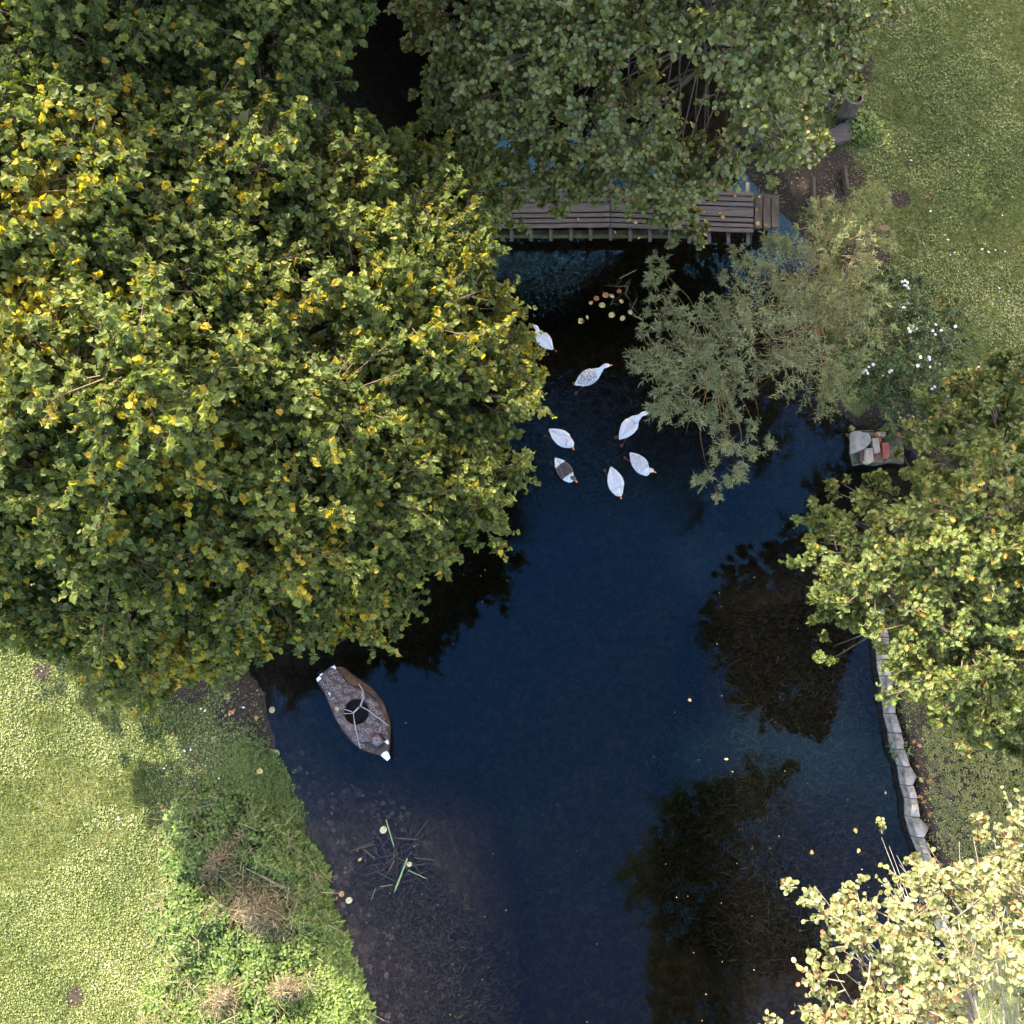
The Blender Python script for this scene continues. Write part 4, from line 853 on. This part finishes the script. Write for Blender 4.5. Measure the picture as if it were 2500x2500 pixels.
def block(name, label, cat, pts, zt, th, mat, f=zs, group=None, inset=.06, jit=.012, seed=1, parent=None):
    P = [V(*f(x, y), zt) for x, y in pts]; c = sum(P, Vector()) / len(P); c.z = zt - th
    P = [(p_.x - c.x, p_.y - c.y) for p_ in P]; ar = sum(P[i][0] * P[(i + 1) % len(P)][1] - P[(i + 1) % len(P)][0] * P[i][1] for i in range(len(P)))
    if ar < 0: P = P[::-1]
    k = MB(); k.prism(P, 0, th, inset=inset, jit=jit, rng=random.Random(seed)); o = k.build(name, mat, parent)
    o.location = c if parent is None else c - Vector(parent.location)
    return tag(o, label, cat, group) if parent is None else o
block('stone_platform', 'mossy wet stone ledge in the water carrying the loose bricks', 'ledge', [(500, 610), (560, 570), (1100, 570), (1330, 640), (1340, 1090), (1100, 1075), (900, 1120), (700, 1095), (560, 1120), (530, 1000), (505, 900), (515, 760), (495, 700)], .12, .5, m_mossy, jit=.03)
block('rock', 'large pale flat topped stone, biggest on the ledge', 'stone', [(565, 592), (640, 592), (800, 635), (828, 740), (790, 800), (735, 850), (570, 895), (560, 800)], .34, .22, m_stone, inset=.12)
G_ = 'loose bricks on the mossy ledge'
block('brick', 'cream brick standing upright in the middle, beside the large stone', 'brick', [(830, 710), (925, 690), (945, 760), (968, 915), (875, 932), (850, 840)], .30, .16, m_cream, group=G_, jit=.004)
block('brick', 'cream brick lying below the large stone, nearest the water', 'brick', [(735, 860), (850, 850), (860, 1060), (790, 1090), (728, 1060)], .29, .16, m_cream, group=G_, jit=.004)
block('brick', 'bright red brick on the right of the heap', 'brick', [(985, 785), (1095, 775), (1115, 990), (1015, 1005)], .28, .15, m_red, group=G_, jit=.004)
block('brick', 'brown brick lying flat between the cream and the red one', 'brick', [(862, 935), (1000, 925), (1010, 1060), (860, 1065)], .21, .10, m_brown, group=G_, jit=.004)
block('brick', 'narrow brown brick end left of the lowest cream brick', 'brick', [(665, 895), (728, 885), (726, 1060), (672, 1060)], .20, .09, m_brown, group=G_, jit=.004)
block('brick', 'broken cream brick at the top of the heap by the leaves', 'brick', [(900, 605), (1055, 600), (1050, 650), (1010, 690), (920, 660)], .24, .12, m_cream, group=G_, jit=.004)
block('brick', 'thin orange brick sliver wedged upright above the red brick', 'brick', [(912, 660), (960, 665), (975, 760), (945, 780)], .25, .12, m_red, group=G_, jit=.004)

wall = empty('retaining_wall', V(2190, 1850, 0)); tag(wall, 'low retaining wall of rough grey blocks along the right edge of the pond', 'wall')
WL = [((2140, 1480), 24), ((2152, 1556), 24), ((2156, 1610), 27), ((2162, 1650), 20), ((2168, 1696), 22), ((2172, 1742), 28), ((2184, 1790), 22), ((2190, 1830), 18), ((2208, 1872), 34), ((2214, 1918), 22), ((2224, 1950), 20), ((2226, 1995), 46), ((2240, 2045), 26), ((2255, 2085), 24), ((2266, 2130), 26), ((2286, 2200), 26), ((2310, 2290), 26)]
for i in range(len(WL) - 1):
    (x0, y0), w0_ = WL[i]; (x1, y1), _ = WL[i + 1]; rr = random.Random(i + 5); j = lambda: rr.uniform(-2, 2)
    th_ = .95 if i != 6 else .9
    e_ = 17; block('block', None, None, [(x0 + j() * .4, y0 + .8), (x0 + e_ + j(), y0 + .8), ((x0 + x1) / 2 + (w0_ * .8 if w0_ > 32 else e_) + j(), (y0 + y1) / 2 + j()), (x1 + e_ + j(), y1 - .8), (x1 + j() * .4, y1 - .8), ((x0 + x1) / 2 + j() * .6, (y0 + y1) / 2)], .34 + rr.uniform(-.012, .012), th_, m_wall, f=lambda x, y: (x, y), inset=.0, jit=.022, seed=i, parent=wall)
for i, (x, y, w_, h_, lb) in enumerate([(2284, 1866, 14, 22, 'small grey edging stone uppermost of the inner row, behind the wall'), (2295, 1886, 16, 14, 'small square edging stone second in the inner row'), (2308, 1935, 16, 30, 'long edging stone with a mossy top, third in the inner row'), (2320, 1978, 16, 28, 'pale edging stone, fourth in the inner row'), (2308, 2035, 18, 26, 'edging stone at the low end of the inner row by the pale leaves')]):
    block('edging_stone', lb, 'stone', [(x - w_ / 2, y - h_ / 2), (x + w_ / 2, y - h_ / 2 + 3), (x + w_ / 2 + 3, y + h_ / 2), (x - w_ / 2 + 3, y + h_ / 2)], .30, .12, m_mossy, f=lambda a_, b_: (a_, b_), group='edging stones behind the wall', seed=i + 60)
block('rock', 'flat oval stone on bare soil at the tips of the willow', 'stone', [(2143, 556), (2150, 550), (2165, 549), (2174, 554), (2168, 562), (2152, 563)], .36, .12, m_brown, f=lambda a_, b_: (a_, b_))

m_cut = simple_mat('cut log end', [(.3, (.035, .026, .018)), (.6, (.12, .09, .06)), (.85, (.20, .16, .11))], 12, .9, .5)
def log(label, px, py, r, h, lean, group='upright cut logs'):
    c = V(px, py, .3 + h); root = empty('log', (c.x - lean[0], c.y - lean[1], .25)); tag(root, label, 'log', group)
    k = MB(); n_ = 20; a_ = [6.283 * j / n_ for j in range(n_)]; rr = [r * (1 + .06 * math.sin(3 * x + px)) for x in a_]
    lv = [(0, 1.08), (.5, 1.0), (1, .97)]
    vs = [(lean[0] * q + rr[j] * s_ * math.cos(a_[j]), lean[1] * q + rr[j] * s_ * math.sin(a_[j]), h * q) for q, s_ in lv for j in range(n_)]
    k.add(vs, [(i * n_ + j, i * n_ + (j + 1) % n_, (i + 1) * n_ + (j + 1) % n_, (i + 1) * n_ + j) for i in range(2) for j in range(n_)], 0, True)
    k.build('bark', M['bark'], root)
    k = MB(); o_ = [(lean[0] + rr[j] * .97 * math.cos(a_[j]), lean[1] + rr[j] * .97 * math.sin(a_[j]), h) for j in range(n_)]; i_ = [(lean[0] + rr[j] * .74 * math.cos(a_[j]), lean[1] + .05 * r + rr[j] * .72 * math.sin(a_[j]), h + .004) for j in range(n_)]; d_ = [(x, y, h - .12) for x, y, z in i_]
    k.add(o_ + i_ + d_, [(j, (j + 1) % n_, n_ + (j + 1) % n_, n_ + j) for j in range(n_)], 0)
    k.add(i_ + d_, [(j, (j + 1) % n_, n_ + (j + 1) % n_, n_ + j)[::1] for j in range(n_)], 1); k.add(d_, [tuple(range(n_))], 1)
    k.build('cut_end', [m_cut, m_drk], root)
log('hollow cut log leaning at the lawn edge above the nettle clump', 2090, 232, .16, .55, (.02, .06))
log('smaller cut log half hidden in leaves left of the hollow one', 2035, 218, .11, .4, (.02, .04))
k = MB(); P = [V(x, y, .42) for x, y in ((2018, 348), (2024, 318), (2052, 302), (2078, 293), (2080, 338), (2050, 346))]; c = sum(P, Vector()) / 6
PP = [(p_.x - c.x, p_.y - c.y) for p_ in P]; ar = sum(PP[i][0] * PP[(i + 1) % 6][1] - PP[(i + 1) % 6][0] * PP[i][1] for i in range(6)); PP = PP if ar > 0 else PP[::-1]
k.prism(PP, -.14, 0); o = k.build('wooden_board', m_wood); o.location = c; tag(o, 'weathered grey wooden slab lying beside the nettle clump', 'board')
def board(label, a_, b_, w_, z, th, mat=m_wood2, name='edge_board', group='boards edging the muddy inlet'):
    A = V(*a_, z); Bp = V(*b_, z); d = Bp - A; k = MB(); k.box((0, 0, 0), (d.length, w_, th), bev=.006); o = k.build(name, mat); o.location = (A + Bp) / 2; o.rotation_euler = (0, 0, math.atan2(d.y, d.x)); tag(o, label, 'board', group)
board('upright grey edge board set into the lawn above the willow', (2058, 412), (2066, 470), .05, .33, .25)
board('reddish brown board standing in the mud right of the footbridge end', (1982, 440), (1984, 505), .05, .25, .3)
board('dark board running down from the footbridge end under the willow', (1990, 510), (1998, 570), .07, .12, .3)
board('dark beam half hidden by leaves at the muddy shore above the footbridge', (1788, 345), (1800, 400), .08, .25, .15)

# ------------------------------------------------------------------ reeds, floating and fallen leaves, feathers, pond bed litter
def reed(label, px, py, R, n, seed, zr=(-.10, .03)):
    rg = np.random.default_rng(seed); c = U(px, py, 0); root = empty('reed_clump', (c[0], c[1], -.3)); tag(root, label, 'reeds')
    a = rg.uniform(0, 6.28, n); r0 = rg.uniform(0, .85, n) * R; P = np.stack([r0 * np.cos(a), r0 * np.sin(a), .3 + rg.uniform(*zr, n)], -1)
    d = np.stack([np.cos(a + rg.normal(0, 1.3, n)), np.sin(a + rg.normal(0, 1.3, n)), rg.uniform(-.06, .06, n)], -1)
    s_ = rg.uniform(.2, .75, n) * R; make_leaves('blades', P, d, np.array([0, 0, 1.]) + rg.normal(0, .2, (n, 3)), s_, tmpl([(.022, .05), (.02, .7)], .1, .02), rg.uniform(0, .6, n), M['leaf_reed'], root, wid=None)
    g = [((942, 2000), (963, 2070), .10), ((995, 2095), (962, 2180), .12), ((927, 2165), (960, 2160), .10), ((917, 2168), (905, 2200), .09), ((1008, 2068), (1022, 2060), .12), ((995, 2124), (1044, 2146), .09)] if px < 1200 else [((1512, 680), (1556, 658), .12), ((1502, 700), (1532, 698), .10), ((1525, 720), (1535, 697), .12), ((1490, 745), (1500, 728), .12), ((1540, 760), (1556, 725), .08), ((1494, 740), (1514, 744), .1)]
    for (A_, B_, w_) in g:
        A = V(*A_, .03); Bq = V(*B_, .05); Lq = (Bq - A).length
        make_leaves('green_blade', np.array([(A - Vector(c.tolist()) + Vector((0, 0, .3)))[:]]), np.array([(Bq - A)[:]]), np.array([[0, 0, 1.]]), np.array([Lq]), tmpl([(w_ * .2, .03), (w_ * .2, .85)], .15, -.02), np.array([.95 if px < 1200 else .7]), M['leaf_reed'], root)
reed('sunken clump of broken brown reeds with a few green blades, below the boat', 970, 2090, .62, 90, 90)
reed('reed debris with fallen leaves in the black water by the left willow', 1525, 715, .42, 46, 91)
rgL = np.random.default_rng(7)
TF = {'round': T_ROUND, 'lobed': T_LOBED, 'oak': T_OAK, 'oval': T_OVAL}
proto = {}
def zone(y, cuts, words):
    return words[sum(y > c for c in cuts)]
def litter(px, py, z, size, tint_, shape, label, group, name='fallen_leaf', cat='leaf', mat=None):
    key = (shape, round(tint_, 1), name)
    if key not in proto:
        o = make_leaves(name, np.array([[0, -.5, 0.]]), np.array([[0, 1., 0]]), np.array([[0, 0, 1.]]), np.array([1.0]), TF[shape], np.array([tint_]), mat or M['leaf_fallen']); proto[key] = o; new = o
    else: new = proto[key].copy(); COL.objects.link(new)
    c = V(px, py, z); new.location = c; new.scale = (size,) * 3
    new.rotation_euler = (rgL.uniform(-.25, .25) if z > .1 else rgL.uniform(-.03, .03), rgL.uniform(-.25, .25) if z > .1 else 0, rgL.uniform(0, 6.28))
    tag(new, label, cat, group); return new
for (x, y, s_, tn, sh, lb) in [(936, 2026, .125, .95, 'round', 'large pale cream leaf floating above the sunken reeds'), (999, 2110, .09, .9, 'round', 'small pale leaf floating in the middle of the sunken reeds'), (879, 2098, .085, .6, 'oval', 'curled pinkish leaf at the left edge of the sunken reeds'),
        (852, 2198, .11, .92, 'round', 'pale round leaf, outermost of the small drift at the nettle bank'), (834, 2183, .10, .6, 'round', 'pinkish leaf at the top of the small drift at the nettle bank'), (806, 2183, .09, .3, 'round', 'orange leaf touching the nettle bank in the small drift'), (822, 2194, .08, .4, 'oval', 'orange brown leaf in the middle of the small drift at the nettle bank'),
        (675, 1839, .12, .9, 'round', 'yellow green leaf floating just off the muddy shore below the boat'), (682, 1866, .08, .97, 'lobed', 'small pale lobed leaf at the shore beside the round yellow green one'), (664, 1733, .11, .85, 'round', 'pale round leaf at the muddy shore level with the boat'),
        (1684, 1709, .06, .7, 'round', 'lone small pinkish leaf on open blue water'), (2089, 2028, .09, .5, 'oak', 'brown oak leaf floating right, topmost of the three'), (1982, 2081, .09, .5, 'oak', 'brown oak leaf floating left, over the dark tree reflection'), (2096, 2077, .085, .6, 'oak', 'pale oak leaf floating just above the pale tree'),
        (2162, 1935, .06, .5, 'oak', 'small brown leaf floating off the stone wall'), (1773, 1853, .07, .8, 'oval', 'greenish leaf floating in the bluish gap between two reflections'),
        (1456, 728, .105, .32, 'round', 'orange round leaf at the left of the leaf raft by the reeds'), (1470, 745, .115, .8, 'round', 'bright yellow leaf in the leaf raft by the reeds'), (1478, 720, .12, .45, 'round', 'tan leaf on the leaf raft next to the pale one'), (1493, 722, .12, .97, 'oval', 'pale grey leaf topmost on the leaf raft'), (1512, 711, .09, .15, 'round', 'deep orange leaf right of the pale grey one'), (1494, 769, .12, .82, 'round', 'torn yellow leaf lying apart below the leaf raft'), (1421, 784, .12, .75, 'lobed', 'yellow leaf farthest left of the leaf raft'), (1434, 775, .09, .9, 'oval', 'pale leaf beside the farthest yellow one'), (1519, 734, .09, .85, 'lobed', 'pale curled leaf between the reeds and the willow'), (1539, 762, .09, .7, 'round', 'olive yellow leaf at the lower end of the reed debris'), (1520, 777, .10, .75, 'round', 'dull tan leaf lowest in the reed debris'), (1441, 738, .08, .65, 'lobed', 'pinkish curled leaf left of the orange one'),
        (2078, 1047, .11, .78, 'lobed', 'yellow lobed leaf at the upper left corner of the mossy ledge'), (2068, 1062, .08, .3, 'oak', 'orange leaf in the water beside the mossy ledge')]:
    litter(x, y, .012, s_, tn, sh, lb, 'leaves floating on the water', 'floating_leaf')
litter(823, 1731, .36, .075, .8, 'round', 'round yellow leaf lying on the boat deck beside the hatch', None); litter(902, 1799, .37, .06, .15, 'oval', 'small orange leaf on the boat deck beside the painted box', None)
for (x, y) in [(68, 1868), (130, 1970), (142, 1990), (186, 2020), (262, 2032), (97, 2036), (24, 2090), (18, 2135), (84, 2183), (187, 2180), (37, 2180), (395, 1968), (400, 1980), (5, 1932), (190, 2240), (250, 2290), (500, 1975), (603, 1975), (470, 1850), (378, 1860), (422, 1790), (192, 1695), (268, 1705), (120, 2300), (60, 1700)]:
    tn = rgL.choice([.1, .3, .5]); litter(x, y, .33, rgL.uniform(.05, .085), tn, 'oval', {.1: 'dark red', .3: 'reddish brown', .5: 'tan'}[float(tn)] + ' fallen leaf on the left lawn, ' + zone(y, (1850, 2050, 2200), ('under the edge of the big tree shadow', 'beside the long tree shadow', 'level with the top of the nettle bed', 'near the bottom edge')), 'brown leaves fallen on the left lawn')
for (x, y, s_, tn, sh) in [(525, 1805, .12, .85, 'round'), (555, 1700, .10, .75, 'lobed'), (565, 1735, .12, .4, 'lobed'), (590, 1890, .08, .5, 'oval'), (600, 1885, .07, .5, 'oval'), (634, 1880, .11, .85, 'lobed'), (580, 1850, .08, .2, 'round'), (338, 1740, .10, .75, 'lobed'), (280, 1703, .11, .78, 'lobed'), (660, 1605, .07, .7, 'round'), (625, 1752, .08, .4, 'round'), (470, 1868, .05, .4, 'oval')]:
    litter(x, y, .27, s_, tn, sh, 'autumn leaf lying on the muddy bank left of the boat', 'leaves fallen on the muddy bank')
for (x, y) in [(2295, 243), (2340, 306), (2322, 313), (2344, 420), (2282, 402), (2272, 470), (2478, 820), (2410, 720), (2450, 812), (2380, 560), (2270, 485), (2405, 595), (2172, 255), (2410, 48), (2455, 215), (2494, 320), (2440, 310), (2380, 375), (2264, 480), (2185, 452), (2476, 850)]:
    tn = rgL.choice([.3, .5, .7]); litter(x, y, .33, rgL.uniform(.045, .075), tn, 'oval', {.3: 'reddish', .5: 'brown', .7: 'pale tan'}[float(tn)] + ' fallen leaf on the right lawn, ' + zone(y, (270, 390, 500, 700), ('near the top corner', 'right of the logs and nettle clump', 'level with the footbridge', 'right of the willow tips', 'beside the flowering bush')), 'leaves fallen on the right lawn')
for (x, y) in [(2245, 1820), (2232, 1810), (2240, 1870), (2250, 1905), (2262, 1935), (2248, 1945), (2256, 1958), (2270, 1990), (2272, 1905), (2350, 1840), (2235, 1650), (2215, 1625), (2225, 1035), (2235, 1048), (2243, 1044), (2205, 1030), (2230, 1060), (2258, 1055), (2195, 1060), (2215, 1075), (2260, 1078), (2250, 1070)]:
    litter(x, y, .40, rgL.uniform(.06, .10), rgL.choice([.2, .4, .6]), 'oak', 'brown oak leaf ' + ('on the soil beside the mossy brick ledge' if y < 1200 else 'at the upper end of the stone wall' if y < 1700 else 'on the ground right behind the stone wall'), 'oak leaves fallen on the right bank')
for (x, y) in [(1400, 462), (1440, 466), (1462, 462), (1394, 475), (1412, 535), (1586, 544), (1552, 543), (1765, 530), (1758, 520), (1847, 512), (1851, 545), (1870, 549), (1855, 480), (1502, 567), (1778, 463), (1805, 462), (1795, 478), (1560, 581)]:
    litter(x, y, BZ + .035, rgL.uniform(.05, .08), rgL.choice([.3, .5, .7]), rgL.choice(['round', 'oval']), 'small fallen leaf on the footbridge, ' + ('on the far edge plank' if y < 486 else 'on the end boards' if x > 1840 else 'on the near planks'), 'leaves fallen on the footbridge')
m_fe = simple_mat('white feather', [(.3, (.60, .60, .58)), (.7, (.80, .80, .80))], 30, .7, 0)
for (x, y) in [(2347, 302), (2394, 342), (2365, 379), (2225, 391), (2414, 615), (2431, 610), (2454, 614), (2320, 622), (2331, 616), (2398, 608), (2340, 418), (2272, 515), (2440, 703), (2315, 585), (2447, 525), (2100, 585), (2290, 160), (2410, 48)]:
    litter(x, y, .34, rgL.uniform(.03, .06), .0, 'oval', 'small white feather on the right lawn, ' + zone(y, (270, 400, 560), ('near the top', 'right of the logs', 'level with the footbridge', 'right of the willow')), 'feathers on the right lawn', 'feather', 'feather', m_fe)
for (x, y) in [(290, 1994), (178, 2004), (286, 2000), (120, 2325), (153, 2290), (375, 2170), (70, 1775), (96, 1960), (534, 1900), (490, 1730), (500, 1735), (560, 1745), (594, 1727), (450, 1833), (465, 1830), (400, 1876), (60, 2105), (200, 2445), (238, 2025), (140, 2440), (5, 2060)]:
    litter(x, y, .32, rgL.uniform(.03, .055), .1, 'oval', 'small white feather left of the pond, ' + ('on the muddy shaded bank' if x > 350 and y < 1950 else zone(y, (1950, 2150), ('on the upper lawn by the shadow', 'on the sunny lawn left of the nettles', 'on the lawn near the bottom edge'))), 'feathers on the left lawn', 'feather', 'feather', m_fe)

_rg = np.random.default_rng(12); _q = pts_in([(1000, 1450), (1400, 1150), (2000, 1250), (2150, 1700), (2200, 2250), (1800, 2500), (1000, 2500), (760, 1900)], 150, _rg); _p = U(_q[:, 0], _q[:, 1], .004)
tag(make_leaves('floating_specks', _p, _rg.normal(size=(150, 3)) * np.array([1, 1, 0]), np.array([0, 0, 1.]) + np.zeros((150, 3)), _rg.uniform(.008, .03, 150), T_OVAL, _rg.uniform(.3, 1, 150), M['leaf_fallen']), kind='stuff')
def under(name, poly, n, seed, kind):
    rg = np.random.default_rng(seed); q = pts_in(poly, n, rg); P = U(q[:, 0], q[:, 1], -.2); z, d, ins = ground_z(P[:, 0], P[:, 1]); ins &= (z < -.06) & (d > .12); P = P[ins]; P[:, 2] = z[ins] + .015; n = len(P)
    r = norm(rg.normal(size=(n, 3)))
    if kind == 'leaf': o = make_leaves(name, P, r * np.array([1, 1, .1]), np.array([0, 0, 1.]) + r[:, ::-1] * .3, rg.uniform(.05, .11, n), T_ROUND, rg.uniform(.1, .9, n) ** 1.5, M['leaf_sunk'])
    else:
        P[:, 2] += rg.uniform(0, .10, n) * np.clip(-P[:, 2] * 4, 0, 1); L = rg.uniform(.04, .17, n) * np.clip(-P[:, 2] * 5 + .2, .2, 1)
        o = make_leaves(name, P, r * np.array([1, 1, .25]), np.array([0, 0, 1.]) + r[:, ::-1] * .4, L, tmpl([(.05, .1), (.10, .35), (.04, .8)], .2, .6), rg.uniform(0, 1, n), M['leaf_weed'])
    tag(o, kind='stuff')
M['leaf_sunk'] = leaf_mat('sunken leaf', [(0, (.04, .028, .018)), (.6, (.13, .09, .06)), (1, (.27, .21, .15))], .8, .05, .2, (1, 1, 1))
M['leaf_weed'] = leaf_mat('pond weed', [(0, (.034, .026, .013)), (.6, (.095, .072, .038)), (1, (.165, .125, .072))], .8, .1, .2, (1, 1, 1))
BLp = [(650, 1700), (780, 1900), (900, 1900), (1000, 2000), (1100, 2150), (1250, 2350), (1260, 2560), (900, 2560), (760, 2060)]
under('sunken_leaves', BLp, 900, 95, 'leaf')
under('pond_weed', [(880, 2060), (1000, 2050), (1120, 2200), (1230, 2330), (1290, 2560), (880, 2560), (820, 2300)], 14000, 96, 'weed')
under('pond_weed', [(1700, 1500), (2100, 1450), (2160, 1700), (2210, 1900), (2260, 2150), (2200, 2300), (1900, 2400), (1650, 2350), (1620, 1900)], 20000, 97, 'weed')
